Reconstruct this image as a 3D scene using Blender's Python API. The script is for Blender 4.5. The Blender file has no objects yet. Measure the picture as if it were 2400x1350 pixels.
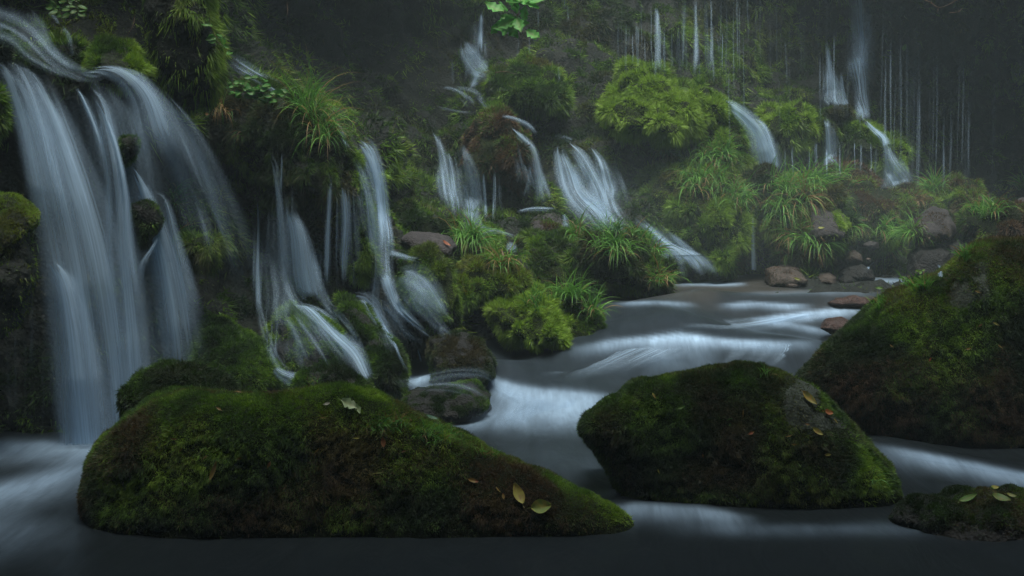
import bpy, bmesh, math, random
import numpy as np
from mathutils import Vector
from mathutils.bvhtree import BVHTree

random.seed(7)
RNG = np.random.default_rng(11)
scene = bpy.context.scene
COL = scene.collection

# ------------------------------------------------------------------ camera
F = 2400 * 50 / 36.0                     # focal length in photo pixels
PITCH = math.atan(345 / F)
CAM = np.array([0.0, 0.0, 1.6])
cam_d = bpy.data.cameras.new("camera")
cam = bpy.data.objects.new("camera", cam_d)
COL.objects.link(cam)
cam.location = CAM
cam.rotation_euler = (math.pi / 2 - PITCH, 0, 0)
cam_d.lens = 50
cam_d.sensor_width = 36
cam_d.clip_end = 500
scene.camera = cam

# ------------------------------------------------------------------ sky and sun
SUN_EL, SUN_AZ = math.radians(79), math.radians(165)     # overcast light from above, a little from the far side
w = bpy.data.worlds.new("World")
scene.world = w
w.use_nodes = True
nt = w.node_tree
for n in list(nt.nodes):
    nt.nodes.remove(n)
sky = nt.nodes.new("ShaderNodeTexSky")
sky.sky_type = 'NISHITA'
sky.sun_disc = False
sky.sun_elevation = SUN_EL
sky.sun_rotation = SUN_AZ
sky.dust_density = 4
sky.air_density = 1.2
bg = nt.nodes.new("ShaderNodeBackground")
bg.inputs[1].default_value = 0.085
wo = nt.nodes.new("ShaderNodeOutputWorld")
nt.links.new(sky.outputs[0], bg.inputs[0])
nt.links.new(bg.outputs[0], wo.inputs[0])
sl = bpy.data.lights.new("sun", 'SUN')
sl.energy = 3.0
sl.angle = math.radians(35)
sl.color = (1.0, 0.98, 0.93)
so = bpy.data.objects.new("sun", sl)
COL.objects.link(so)
sd = Vector((math.sin(SUN_AZ) * math.cos(SUN_EL), math.cos(SUN_AZ) * math.cos(SUN_EL), math.sin(SUN_EL)))
so.rotation_euler = sd.to_track_quat('Z', 'Y').to_euler()
so.location = (0, 8, 20)
scene.view_settings.view_transform = 'Standard'
scene.view_settings.look = 'None'
scene.view_settings.gamma = 1
scene.view_settings.exposure = 0.88
scene.cycles.max_bounces = 8
scene.cycles.transparent_max_bounces = 24
scene.cycles.volume_bounces = 1
scene.cycles.use_denoising = True

# ------------------------------------------------------------------ helpers: projection
FW = np.array([0, math.cos(PITCH), -math.sin(PITCH)])
UP = np.array([0, math.sin(PITCH), math.cos(PITCH)])


def P(px, py, Y):
    """world point seen at photo pixel (px, py) at distance Y along the ground axis"""
    px, py, Y = np.broadcast_arrays(np.asarray(px, float), np.asarray(py, float), np.asarray(Y, float))
    d = FW + UP * ((675 - py) / F)[..., None] + np.array([1, 0, 0]) * ((px - 1200) / F)[..., None]
    return CAM + d * (Y / d[..., 1])[..., None]


def proj(p):
    q = np.asarray(p) - CAM
    z = q @ FW
    return 1200 + F * q[..., 0] / z, 675 - F * (q @ UP) / z


# ------------------------------------------------------------------ helpers: noise
def _h(ix, iy, iz, s):
    n = (ix.astype(np.int64) * 374761393 + iy.astype(np.int64) * 668265263 + iz.astype(np.int64) * 2147483647 + s * 1274126177) & 0xffffffff
    n = ((n ^ (n >> 13)) * 1274126177) & 0xffffffff
    n = ((n ^ (n >> 16)) * 2246822519) & 0xffffffff
    return ((n ^ (n >> 15)) & 0xffffff) / float(0x1000000)


def vnoise(p, sc, s=0):
    q = np.asarray(p) * sc
    i = np.floor(q).astype(np.int64)
    f = q - i
    f = f * f * (3 - 2 * f)
    r = 0
    for a in (0, 1):
        for b in (0, 1):
            for c in (0, 1):
                wgt = (f[:, 0] if a else 1 - f[:, 0]) * (f[:, 1] if b else 1 - f[:, 1]) * (f[:, 2] if c else 1 - f[:, 2])
                r = r + wgt * _h(i[:, 0] + a, i[:, 1] + b, i[:, 2] + c, s)
    return r


def fbm(p, sc, s=0, o=4):
    r, a, t = 0, 1.0, 0
    for k in range(o):
        r = r + a * vnoise(p, sc * 2.03 ** k, s + k * 17)
        t += a
        a *= 0.5
    return r / t


def worley(p, sc, s=0):
    q = np.asarray(p) * sc
    i = np.floor(q).astype(np.int64)
    best = np.full(len(q), 9.0)
    for a in (-1, 0, 1):
        for b in (-1, 0, 1):
            for c in (-1, 0, 1):
                j = i + np.array([a, b, c])
                fx = j[:, 0] + _h(j[:, 0], j[:, 1], j[:, 2], s)
                fy = j[:, 1] + _h(j[:, 0], j[:, 1], j[:, 2], s + 5)
                fz = j[:, 2] + _h(j[:, 0], j[:, 1], j[:, 2], s + 9)
                best = np.minimum(best, (fx - q[:, 0]) ** 2 + (fy - q[:, 1]) ** 2 + (fz - q[:, 2]) ** 2)
    return np.sqrt(best)


def sst(x, a, b):
    t = np.clip((x - a) / (b - a), 0, 1)
    return t * t * (3 - 2 * t)


# ------------------------------------------------------------------ helpers: meshes
def mesh_np(name, V, T, mat, parent=None, smooth=True, col=None, uv=None, fade=None):
    V = np.asarray(V, np.float32)
    T = np.asarray(T, np.int32)
    k = T.shape[1]
    me = bpy.data.meshes.new(name)
    me.vertices.add(len(V))
    me.vertices.foreach_set("co", V.ravel())
    me.loops.add(T.size)
    me.loops.foreach_set("vertex_index", T.ravel())
    me.polygons.add(len(T))
    me.polygons.foreach_set("loop_start", np.arange(0, T.size, k, dtype=np.int32))
    me.polygons.foreach_set("loop_total", np.full(len(T), k, np.int32))
    me.polygons.foreach_set("use_smooth", np.full(len(T), smooth, bool))
    if uv is not None:
        l = me.uv_layers.new(name="UVMap")
        l.data.foreach_set("uv", np.asarray(uv, np.float32)[T.ravel()].ravel())
    if col is not None:
        a = me.attributes.new("col", 'FLOAT_COLOR', 'POINT')
        a.data.foreach_set("color", np.concatenate([col, np.ones((len(V), 1))], 1).astype(np.float32).ravel())
    if fade is not None:
        a = me.attributes.new("fade", 'FLOAT', 'POINT')
        a.data.foreach_set("value", np.asarray(fade, np.float32))
    me.update(calc_edges=True)
    me.materials.append(mat)
    o = bpy.data.objects.new(name, me)
    COL.objects.link(o)
    if parent is not None:
        o.parent = parent
    return o


def tag(o, label=None, cat=None, group=None, kind=None):
    if label:
        o["label"] = label
    if cat:
        o["category"] = cat
    if group:
        o["group"] = group
    if kind:
        o["kind"] = kind
    return o


def vnormals(V, T):
    a, b, c = V[T[:, 0]], V[T[:, 1]], V[T[:, 2]]
    n = np.cross(b - a, c - a)
    r = np.zeros_like(V)
    for k in range(3):
        for d in range(3):
            r[:, d] += np.bincount(T[:, k], n[:, d], len(V))
    return r / np.maximum(np.linalg.norm(r, axis=1, keepdims=True), 1e-9)


def gridtris(nr, nc):
    i = np.arange(nr * nc).reshape(nr, nc)
    a, b, c, d = i[:-1, :-1].ravel(), i[:-1, 1:].ravel(), i[1:, 1:].ravel(), i[1:, :-1].ravel()
    return np.concatenate([np.stack([a, d, b], 1), np.stack([b, d, c], 1)])


# ------------------------------------------------------------------ materials
def newmat(name):
    m = bpy.data.materials.new(name)
    m.use_nodes = True
    t = m.node_tree
    for n in list(t.nodes):
        t.nodes.remove(n)
    out = t.nodes.new("ShaderNodeOutputMaterial")
    return m, t, out


def nd(t, typ, **kw):
    n = t.nodes.new(typ)
    for k, v in kw.items():
        if k.startswith("i_"):
            key = k[2:]
            n.inputs[int(key) if key.isdigit() else key].default_value = v
        else:
            setattr(n, k, v)
    return n


def ramp(t, fac, stops):
    r = t.nodes.new("ShaderNodeValToRGB")
    while len(r.color_ramp.elements) < len(stops):
        r.color_ramp.elements.new(0.5)
    for e, (p, c) in zip(r.color_ramp.elements, stops):
        e.position = p
        e.color = (*c, 1) if len(c) == 3 else c
    t.links.new(fac, r.inputs[0])
    return r.outputs[0]


def rock_mat(name, c0, c1, rough=0.55, scale=3.0, bump=0.5, wet=0.5):
    m, t, out = newmat(name)
    tc = nd(t, "ShaderNodeTexCoord")
    n1 = nd(t, "ShaderNodeTexNoise", i_Scale=scale, i_Detail=8, i_Roughness=0.65)
    n2 = nd(t, "ShaderNodeTexNoise", i_Scale=scale * 9, i_Detail=6, i_Roughness=0.7)
    vo = nd(t, "ShaderNodeTexVoronoi", i_Scale=scale * 26)
    for n in (n1, n2, vo):
        t.links.new(tc.outputs["Object"], n.inputs["Vector"])
    c = ramp(t, n1.outputs[0], [(0.3, c0), (0.7, c1)])
    c2 = ramp(t, n2.outputs[0], [(0.35, (0.45, 0.45, 0.45)), (0.7, (1.25, 1.25, 1.25))])
    mx = nd(t, "ShaderNodeMix", data_type='RGBA', blend_type='MULTIPLY')
    mx.inputs[0].default_value = 1
    t.links.new(c, mx.inputs[6])
    t.links.new(c2, mx.inputs[7])
    b = nd(t, "ShaderNodeBsdfPrincipled")
    b.inputs["Specular IOR Level"].default_value = 0.25
    t.links.new(mx.outputs[2], b.inputs["Base Color"])
    rr = nd(t, "ShaderNodeMapRange", i_1=0.3, i_2=0.7, i_3=rough - 0.2 * wet, i_4=rough + 0.25)
    t.links.new(n2.outputs[0], rr.inputs[0])
    t.links.new(rr.outputs[0], b.inputs["Roughness"])
    ad = nd(t, "ShaderNodeMath", operation='ADD')
    t.links.new(n2.outputs[0], ad.inputs[0])
    ml = nd(t, "ShaderNodeMath", operation='MULTIPLY', i_1=0.35)
    t.links.new(vo.outputs[0], ml.inputs[0])
    t.links.new(ml.outputs[0], ad.inputs[1])
    bp = nd(t, "ShaderNodeBump", i_Strength=bump, i_Distance=0.04)
    t.links.new(ad.outputs[0], bp.inputs["Height"])
    t.links.new(bp.outputs[0], b.inputs["Normal"])
    t.links.new(b.outputs[0], out.inputs[0])
    return m


M_ROCK = rock_mat("wet_rock", (0.007, 0.009, 0.008), (0.018, 0.019, 0.017), 0.5, 2.5, 0.7, 1)
M_CLIFF = rock_mat("cliff_rock", (0.004, 0.008, 0.005), (0.012, 0.018, 0.011), 0.6, 1.6, 0.8, 0.6)
M_BASE = rock_mat("moss_mat", (0.008, 0.016, 0.004), (0.022, 0.036, 0.008), 0.9, 5, 0.9, 0)
M_BROWN = rock_mat("brown_stone", (0.04, 0.034, 0.028), (0.11, 0.09, 0.072), 0.6, 4, 0.6, 0.4)
M_GREY = rock_mat("grey_stone", (0.025, 0.025, 0.026), (0.075, 0.07, 0.068), 0.6, 4, 0.6, 0.4)
M_LICHEN = rock_mat("pale_stone", (0.02, 0.028, 0.022), (0.06, 0.078, 0.06), 0.8, 3, 0.5, 0)
M_REDROCK = rock_mat("red_stone", (0.03, 0.018, 0.014), (0.07, 0.04, 0.03), 0.35, 4, 0.5, 1)

# blades: moss sprigs, grass, leaves take their own colour from the mesh
M_BLADE, t, out = newmat("greenery")
at = nd(t, "ShaderNodeAttribute", attribute_name="col")
df = nd(t, "ShaderNodeBsdfPrincipled", i_Roughness=0.55)
df.inputs["Specular IOR Level"].default_value = 0.35
tr = nd(t, "ShaderNodeBsdfTranslucent")
t.links.new(at.outputs["Color"], df.inputs["Base Color"])
t.links.new(at.outputs["Color"], tr.inputs["Color"])
ms = nd(t, "ShaderNodeMixShader", i_0=0.35)
t.links.new(df.outputs[0], ms.inputs[1])
t.links.new(tr.outputs[0], ms.inputs[2])
t.links.new(ms.outputs[0], out.inputs[0])

# falling water blurred into silk: streaks follow the flow through the UVs (metres across, metres along)
M_FALL, t, out = newmat("falling_water")
uvn = nd(t, "ShaderNodeUVMap", uv_map="UVMap")
fd = nd(t, "ShaderNodeAttribute", attribute_name="fade")
mp1 = nd(t, "ShaderNodeMapping"); mp1.inputs["Scale"].default_value = (9, 0.3, 1)
mp2 = nd(t, "ShaderNodeMapping"); mp2.inputs["Scale"].default_value = (60, 1.0, 1)
mp3 = nd(t, "ShaderNodeMapping"); mp3.inputs["Scale"].default_value = (170, 5, 1)
N = []
for mp, det in ((mp1, 2), (mp2, 3), (mp3, 2)):
    t.links.new(uvn.outputs[0], mp.inputs[0])
    n = nd(t, "ShaderNodeTexNoise", i_Scale=1, i_Detail=det, i_Distortion=0.25)
    t.links.new(mp.outputs[0], n.inputs["Vector"])
    N.append(n.outputs[0])
a1 = nd(t, "ShaderNodeMapRange", i_1=0.38, i_2=0.66, i_3=0.13, i_4=1.0); t.links.new(N[0], a1.inputs[0])
a2 = nd(t, "ShaderNodeMapRange", i_1=0.3, i_2=0.7, i_3=0.5, i_4=1.2); t.links.new(N[1], a2.inputs[0])
a3 = nd(t, "ShaderNodeMapRange", i_1=0.3, i_2=0.7, i_3=0.85, i_4=1.12); t.links.new(N[2], a3.inputs[0])
m1 = nd(t, "ShaderNodeMath", operation='MULTIPLY'); t.links.new(a1.outputs[0], m1.inputs[0]); t.links.new(a2.outputs[0], m1.inputs[1])
m2 = nd(t, "ShaderNodeMath", operation='MULTIPLY'); t.links.new(m1.outputs[0], m2.inputs[0]); t.links.new(a3.outputs[0], m2.inputs[1])
m3 = nd(t, "ShaderNodeMath", operation='MULTIPLY', use_clamp=True); t.links.new(m2.outputs[0], m3.inputs[0]); t.links.new(fd.outputs["Fac"], m3.inputs[1])
dfw = nd(t, "ShaderNodeBsdfDiffuse"); dfw.inputs[0].default_value = (0.50, 0.70, 0.88, 1)
trw = nd(t, "ShaderNodeBsdfTranslucent"); trw.inputs[0].default_value = (0.50, 0.70, 0.88, 1)
mw = nd(t, "ShaderNodeMixShader", i_0=0.5)
t.links.new(dfw.outputs[0], mw.inputs[1]); t.links.new(trw.outputs[0], mw.inputs[2])
tp = nd(t, "ShaderNodeBsdfTransparent")
mf = nd(t, "ShaderNodeMixShader")
t.links.new(m3.outputs[0], mf.inputs[0]); t.links.new(tp.outputs[0], mf.inputs[1]); t.links.new(mw.outputs[0], mf.inputs[2])
t.links.new(mf.outputs[0], out.inputs[0])

# river surface
M_WATER, t, out = newmat("river_water")
tc = nd(t, "ShaderNodeTexCoord")
fd = nd(t, "ShaderNodeAttribute", attribute_name="fade")
at = nd(t, "ShaderNodeAttribute", attribute_name="col")
mp = nd(t, "ShaderNodeMapping"); mp.inputs["Scale"].default_value = (4.0, 0.8, 1); mp.inputs["Rotation"].default_value = (0, 0, math.radians(-22))
t.links.new(tc.outputs["Object"], mp.inputs[0])
n1 = nd(t, "ShaderNodeTexNoise", i_Scale=1.6, i_Detail=5, i_Distortion=0.6)
t.links.new(mp.outputs[0], n1.inputs["Vector"])
mp2 = nd(t, "ShaderNodeMapping"); mp2.inputs["Scale"].default_value = (3.0, 0.35, 1); mp2.inputs["Rotation"].default_value = (0, 0, math.radians(-22))
t.links.new(tc.outputs["Object"], mp2.inputs[0])
n2 = nd(t, "ShaderNodeTexNoise", i_Scale=14, i_Detail=4, i_Distortion=0.5)
t.links.new(mp2.outputs[0], n2.inputs["Vector"])
r1 = nd(t, "ShaderNodeMapRange", i_1=0.3, i_2=0.7, i_3=0.7, i_4=1.25); t.links.new(n1.outputs[0], r1.inputs[0])
r2 = nd(t, "ShaderNodeMapRange", i_1=0.3, i_2=0.7, i_3=0.85, i_4=1.15); t.links.new(n2.outputs[0], r2.inputs[0])
q = nd(t, "ShaderNodeMath", operation='MULTIPLY'); t.links.new(r1.outputs[0], q.inputs[0]); t.links.new(r2.outputs[0], q.inputs[1])
q2 = nd(t, "ShaderNodeMath", operation='MULTIPLY', use_clamp=True); t.links.new(q.outputs[0], q2.inputs[0]); t.links.new(fd.outputs["Fac"], q2.inputs[1])
wb = nd(t, "ShaderNodeBsdfPrincipled", i_Roughness=0.3)
wb.inputs["IOR"].default_value = 1.33
wb.inputs["Specular IOR Level"].default_value = 0.08
t.links.new(at.outputs["Color"], wb.inputs["Base Color"])
fb = nd(t, "ShaderNodeBsdfDiffuse"); fb.inputs[0].default_value = (0.44, 0.64, 0.84, 1)
bp = nd(t, "ShaderNodeBump", i_Strength=0.25, i_Distance=0.05)
t.links.new(n1.outputs[0], bp.inputs["Height"])
t.links.new(bp.outputs[0], wb.inputs["Normal"])
mx = nd(t, "ShaderNodeMixShader")
t.links.new(q2.outputs[0], mx.inputs[0]); t.links.new(wb.outputs[0], mx.inputs[1]); t.links.new(fb.outputs[0], mx.inputs[2])
t.links.new(mx.outputs[0], out.inputs[0])

M_TWIG = rock_mat("twig_bark", (0.06, 0.04, 0.025), (0.16, 0.11, 0.07), 0.8, 20, 0.3, 0)
M_GROUND = rock_mat("dark_earth", (0.01, 0.014, 0.008), (0.03, 0.04, 0.02), 0.95, 0.6, 0.5, 0)

SOLIDS = []            # (V, T) of everything other things can lie on
MOSSN = 0

DARK = np.array((0.016, 0.036, 0.007)); GREEN = np.array((0.035, 0.085, 0.012)); LIME = np.array((0.10, 0.21, 0.016))
YEL = np.array((0.19, 0.32, 0.028)); BROWN = np.array((0.10, 0.058, 0.025))


def moss_color(p, tone, brown, seed):
    a = fbm(p, 2.2, seed + 3, 4)
    b = fbm(p, 7.0, seed + 31, 3)
    r = RNG.random(len(p))
    x = np.clip((a - 0.5) * 2.2 + (b - 0.5) * 1.5 + (r - 0.5) * 0.5 + tone, 0, 1)[:, None] * 3
    c = np.where(x < 1, DARK + (GREEN - DARK) * x, np.where(x < 2, GREEN + (LIME - GREEN) * (x - 1), LIME + (YEL - LIME) * (x - 2)))
    k = sst(fbm(p, 3.1, seed + 77, 3) + 0.25 * (RNG.random(len(p)) - 0.5), 0.62 - brown * 0.3, 0.72 - brown * 0.3)[:, None] * min(1, brown * 2)
    return c * (1 - k) + BROWN * k * (0.6 + 0.6 * r[:, None])


def scatter_moss(V, T, N, count, length, width, tone, brown=0.2, seed=0, mask=None, droop=0.5, parent=None, name="moss", label=None):
    near = V[:, 1].mean() < 8.2 and count > 55000
    length *= 0.85 if near else 1.35
    width *= 1.2 if near else 1.45
    a, b, c = V[T[:, 0]], V[T[:, 1]], V[T[:, 2]]
    fn = np.cross(b - a, c - a)
    area = np.linalg.norm(fn, axis=1) * 0.5
    cen = (a + b + c) / 3
    nn = fn / np.maximum(area[:, None] * 2, 1e-12)
    vd = CAM - cen
    vd /= np.linalg.norm(vd, axis=1, keepdims=True)
    face = (nn * vd).sum(1)
    px, py = proj(cen)
    wt = area * (face > -0.45) * (px > -260) * (px < 2660) * (py > -160) * (py < 1400)
    if mask is not None:
        wt = wt * mask(cen, nn)
    tot = wt.sum()
    if tot <= 0:
        return None
    idx = RNG.choice(len(T), count, p=wt / tot)
    r1, r2 = RNG.random(count), RNG.random(count)
    s1 = np.sqrt(r1)
    w0, w1, w2 = (1 - s1)[:, None], (s1 * (1 - r2))[:, None], (s1 * r2)[:, None]
    p = a[idx] * w0 + b[idx] * w1 + c[idx] * w2
    n = N[T[idx, 0]] * w0 + N[T[idx, 1]] * w1 + N[T[idx, 2]] * w2
    cl = fbm(p, (260 if near else 120) / np.median(np.linalg.norm(p - CAM, axis=1)), seed + 5, 3)
    d = n * 0.8 + RNG.normal(0, 0.42, (count, 3))
    steep = np.clip(1 - n[:, 2], 0, 1.4)
    d[:, 2] -= droop * steep
    d /= np.linalg.norm(d, axis=1, keepdims=True)
    sd_ = np.cross(d, RNG.normal(0, 1, (count, 3)))
    sd_ /= np.maximum(np.linalg.norm(sd_, axis=1, keepdims=True), 1e-6)
    L = (length * (0.35 + 0.9 * RNG.random(count)) * ((0.55 + 0.9 * sst(cl, 0.4, 0.68)) if near else (0.3 + 1.6 * sst(cl, 0.4, 0.68))))[:, None]
    W = (width * (0.6 + 0.7 * RNG.random(count)))[:, None]
    p0 = p - n * length * 0.15
    tip = p0 + d * L
    tip[:, 2] -= L[:, 0] * 0.25 * droop
    VV = np.stack([p0 - sd_ * W, p0 + sd_ * W, tip], 1).reshape(-1, 3)
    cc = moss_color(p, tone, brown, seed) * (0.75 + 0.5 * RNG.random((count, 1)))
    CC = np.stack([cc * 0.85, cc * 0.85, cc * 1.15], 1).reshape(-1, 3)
    TT = np.arange(count * 3).reshape(-1, 3)
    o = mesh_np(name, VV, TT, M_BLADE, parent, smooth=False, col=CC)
    return o


# ------------------------------------------------------------------ terrain: the rocky gorge seen behind the river
cols = [-600, 0, 200, 350, 480, 560, 650, 750, 850, 950, 1050, 1200, 1400, 1600, 1800, 2000, 2200, 2400, 3100]
tab = {
    -850: [8, 10, 10.5, 11, 12, 15, 17, 17, 17, 17, 17, 17, 17, 17, 17, 17.5, 18, 18, 16],
    -420: [6.5, 8.3, 8.3, 8.3, 9.0, 9.6, 10.2, 10.8, 11.2, 11.8, 12.8, 13.8, 15, 15.4, 15.6, 15.0, 14.0, 13.5, 12],  # overhang added above the frame to shade the recess and right cliff
    -150: [7, 9, 9, 9, 9.2, 12, 13.5, 14, 14.5, 14.8, 15, 15.2, 15.4, 15.8, 16.2, 16.6, 17, 17, 15],
    0: [6.8, 8.9, 8.8, 8.9, 9.0, 11, 13, 13.4, 13.6, 13.9, 14.3, 14.8, 15, 15.5, 16, 16.5, 16.8, 16.8, 14.5],
    120: [6.6, 8.5, 8.5, 8.8, 9.0, 10, 12.3, 12.9, 13.3, 13.6, 13.9, 14.2, 14.4, 15.2, 15.8, 16.3, 16.6, 16.6, 14],
    200: [6.5, 8.2, 8.2, 8.8, 9.1, 9.5, 10.3, 12.3, 13.0, 13.4, 13.5, 13.6, 13.6, 14.8, 15.6, 16.1, 16.5, 16.5, 14],
    280: [6.5, 8.3, 8.3, 8.8, 9.1, 9.2, 9.4, 10, 12.6, 13.1, 12.9, 12.9, 13.3, 13.8, 15, 15.9, 16.4, 16.4, 13.5],
    350: [6.4, 8.3, 8.3, 8.7, 9.1, 9.1, 9.3, 9.5, 10, 12.7, 12.5, 12.5, 12.9, 13.3, 14.2, 15.6, 16.3, 16.3, 13.5],
    430: [6.4, 8.2, 8.3, 8.7, 9.1, 9.3, 9.6, 9.7, 9.7, 12.0, 12.2, 12.2, 12.5, 12.7, 13.4, 14.6, 15.8, 16, 13],
    520: [6.3, 8.1, 8.3, 8.6, 9.0, 9.3, 9.5, 9.6, 9.6, 11.2, 11.8, 11.6, 11.9, 12.3, 13.0, 13.7, 14.4, 14.7, 12],
    600: [6.2, 8.1, 8.2, 8.5, 8.9, 9.2, 9.3, 9.4, 9.5, 10, 10.7, 11.1, 11.5, 12.3, 12.9, 13.2, 13.5, 13.7, 11],
    660: [6.1, 8, 8.1, 8.4, 8.8, 9.1, 9.2, 9.3, 9.4, 9.7, 10.2, 10.6, 11.2, 12.5, 12.8, 12.9, 13, 13.1, 10.5],
    720: [6, 8, 8.1, 8.3, 8.7, 8.9, 9.0, 9.15, 9.3, 9.5, 9.9, 10.4, 11.0, 11.4, 11.4, 11.4, 11.4, 11.4, 9],
    800: [5.8, 7.9, 8, 8.3, 8.5, 8.7, 8.85, 8.95, 9.1, 9.3, 9.7, 10.1, 10.2, 10.2, 10.2, 10.2, 10.2, 10.2, 8],
    880: [5.6, 7.9, 7.9, 8.2, 8.4, 8.55, 8.7, 8.8, 8.95, 9.5] + [9.7] * 8 + [7.6],
    960: [5.4, 7.8, 7.8, 8.1, 8.4, 8.6, 8.9] + [9.1] * 11 + [7.3],
    1060: [5.2] + [7.9] * 17 + [7],
    1300: [5.0] + [6.7] * 17 + [6.5],
}
rows = sorted(tab)
TB = np.array([tab[r] for r in rows], float)
gx = np.arange(-620, 3060, 6.0)
gy = np.concatenate([np.arange(-850, -160, 15.0), np.arange(-160, 1000, 5.0), np.arange(1000, 1300, 20.0)])
tmp = np.array([np.interp(gx, cols, r) for r in TB])
DY = np.array([np.interp(gy, rows, tmp[:, i]) for i in range(len(gx))]).T


def blur(A, k, ax):
    pad = [(0, 0), (0, 0)]
    pad[ax] = (k, k)
    B = np.pad(A, pad, mode='edge')
    c = np.cumsum(B, axis=ax)
    c = np.insert(c, 0, 0, axis=ax)
    n = 2 * k + 1
    if ax == 0:
        return (c[n:] - c[:-n]) / n
    return (c[:, n:] - c[:, :-n]) / n


for _ in range(2):
    DY = blur(blur(DY, 4, 1), 3, 0)
GX, GY = np.meshgrid(gx, gy)
V = P(GX, GY, DY).reshape(-1, 3)
T = gridtris(len(gy), len(gx))
N0 = vnormals(V, T)
if (N0 * (CAM - V)).sum(1).mean() < 0:
    T = T[:, ::-1]
    N0 = -N0
lump = (0.55 - worley(V + (fbm(V, 1.5, 4)[:, None] - 0.5) * 0.8, 1.7, 3)) * 0.34 + (0.5 - worley(V, 4.3, 8)) * 0.10 \
    + (fbm(V, 0.7, 2, 3) - 0.5) * 0.5 + (fbm(V, 6, 6, 4) - 0.5) * 0.12 + (0.5 - worley(V, 12, 18)) * 0.025
amp = 0.55 + 0.45 * sst(V[:, 1], 8.5, 11)
V = V + N0 * (lump * amp)[:, None]
NT = vnormals(V, T)
terrain = tag(mesh_np("rock_face", V, T, M_CLIFF), kind="structure")
SOLIDS.append((V, T))
TERR = (V, T, NT)

# unseen slopes added left, right and behind the viewpoint to block sky light, and the bed under the water
ang = np.linspace(math.radians(150), math.radians(390), 90)
hh = np.linspace(0, 1, 26)
A, H = np.meshgrid(ang, hh)
R = 8.0 - 1.8 * H + 0.8 * np.sin(A * 3 + 1) * H
R = R * (1 - 0.62 * np.clip(-np.sin(A), 0, 1) ** 0.7 * H ** 1.4)      # rear wall leaned over the near water to shade camera-facing sides
SV = np.stack([R * np.cos(A) * 1.15, 6.0 + R * np.sin(A) * 1.1, -0.5 + 14.0 * H], -1).reshape(-1, 3)
SV += (fbm(SV, 0.6, 9, 4)[:, None] - 0.5) * 1.8
# keep the corridor in front of the lens free
ST = gridtris(len(hh), len(ang))
tag(mesh_np("shading_bank", SV, ST, M_GROUND), kind="structure")
gv = np.linspace(-40, 40, 60)
GXX, GYY = np.meshgrid(gv, gv + 8)
GV = np.stack([GXX, GYY, np.full_like(GXX, -0.75) + 0.0], -1).reshape(-1, 3)
GV[:, 2] += (fbm(GV, 0.8, 3, 3) - 0.5) * 0.3
tag(mesh_np("ground", GV, gridtris(60, 60)[:, ::-1], M_GROUND), kind="structure")

# ------------------------------------------------------------------ boulders
_ico = {}


def ico(sub):
    if sub not in _ico:
        bm = bmesh.new()
        bmesh.ops.create_icosphere(bm, subdivisions=sub, radius=1)
        _ico[sub] = (np.array([v.co[:] for v in bm.verts]), np.array([[v.index for v in f.verts] for f in bm.faces]))
        bm.free()
    return _ico[sub]


def outline_r(poly, c, th):
    poly = np.array(poly, float) - c
    a = np.arctan2(poly[:, 1], poly[:, 0])
    r = np.hypot(poly[:, 0], poly[:, 1])
    # densify straight edges
    A_, R_ = [], []
    for i in range(len(poly)):
        p, q_ = poly[i], poly[(i + 1) % len(poly)]
        for k in np.linspace(0, 1, 12, endpoint=False):
            s = p + (q_ - p) * k
            A_.append(math.atan2(s[1], s[0])); R_.append(math.hypot(*s))
    A_, R_ = np.array(A_), np.array(R_)
    o = np.argsort(A_)
    A_, R_ = A_[o], R_[o]
    tt = np.linspace(-math.pi, math.pi, 361)
    rr = np.interp(tt, np.concatenate([A_ - 2 * math.pi, A_, A_ + 2 * math.pi]), np.tile(R_, 3))
    k = np.hanning(9); k /= k.sum()
    rr = np.convolve(np.concatenate([rr[-9:-1], rr, rr[1:9]]), k, 'same')[8:-8]
    return np.interp(th, tt, rr)


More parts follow.
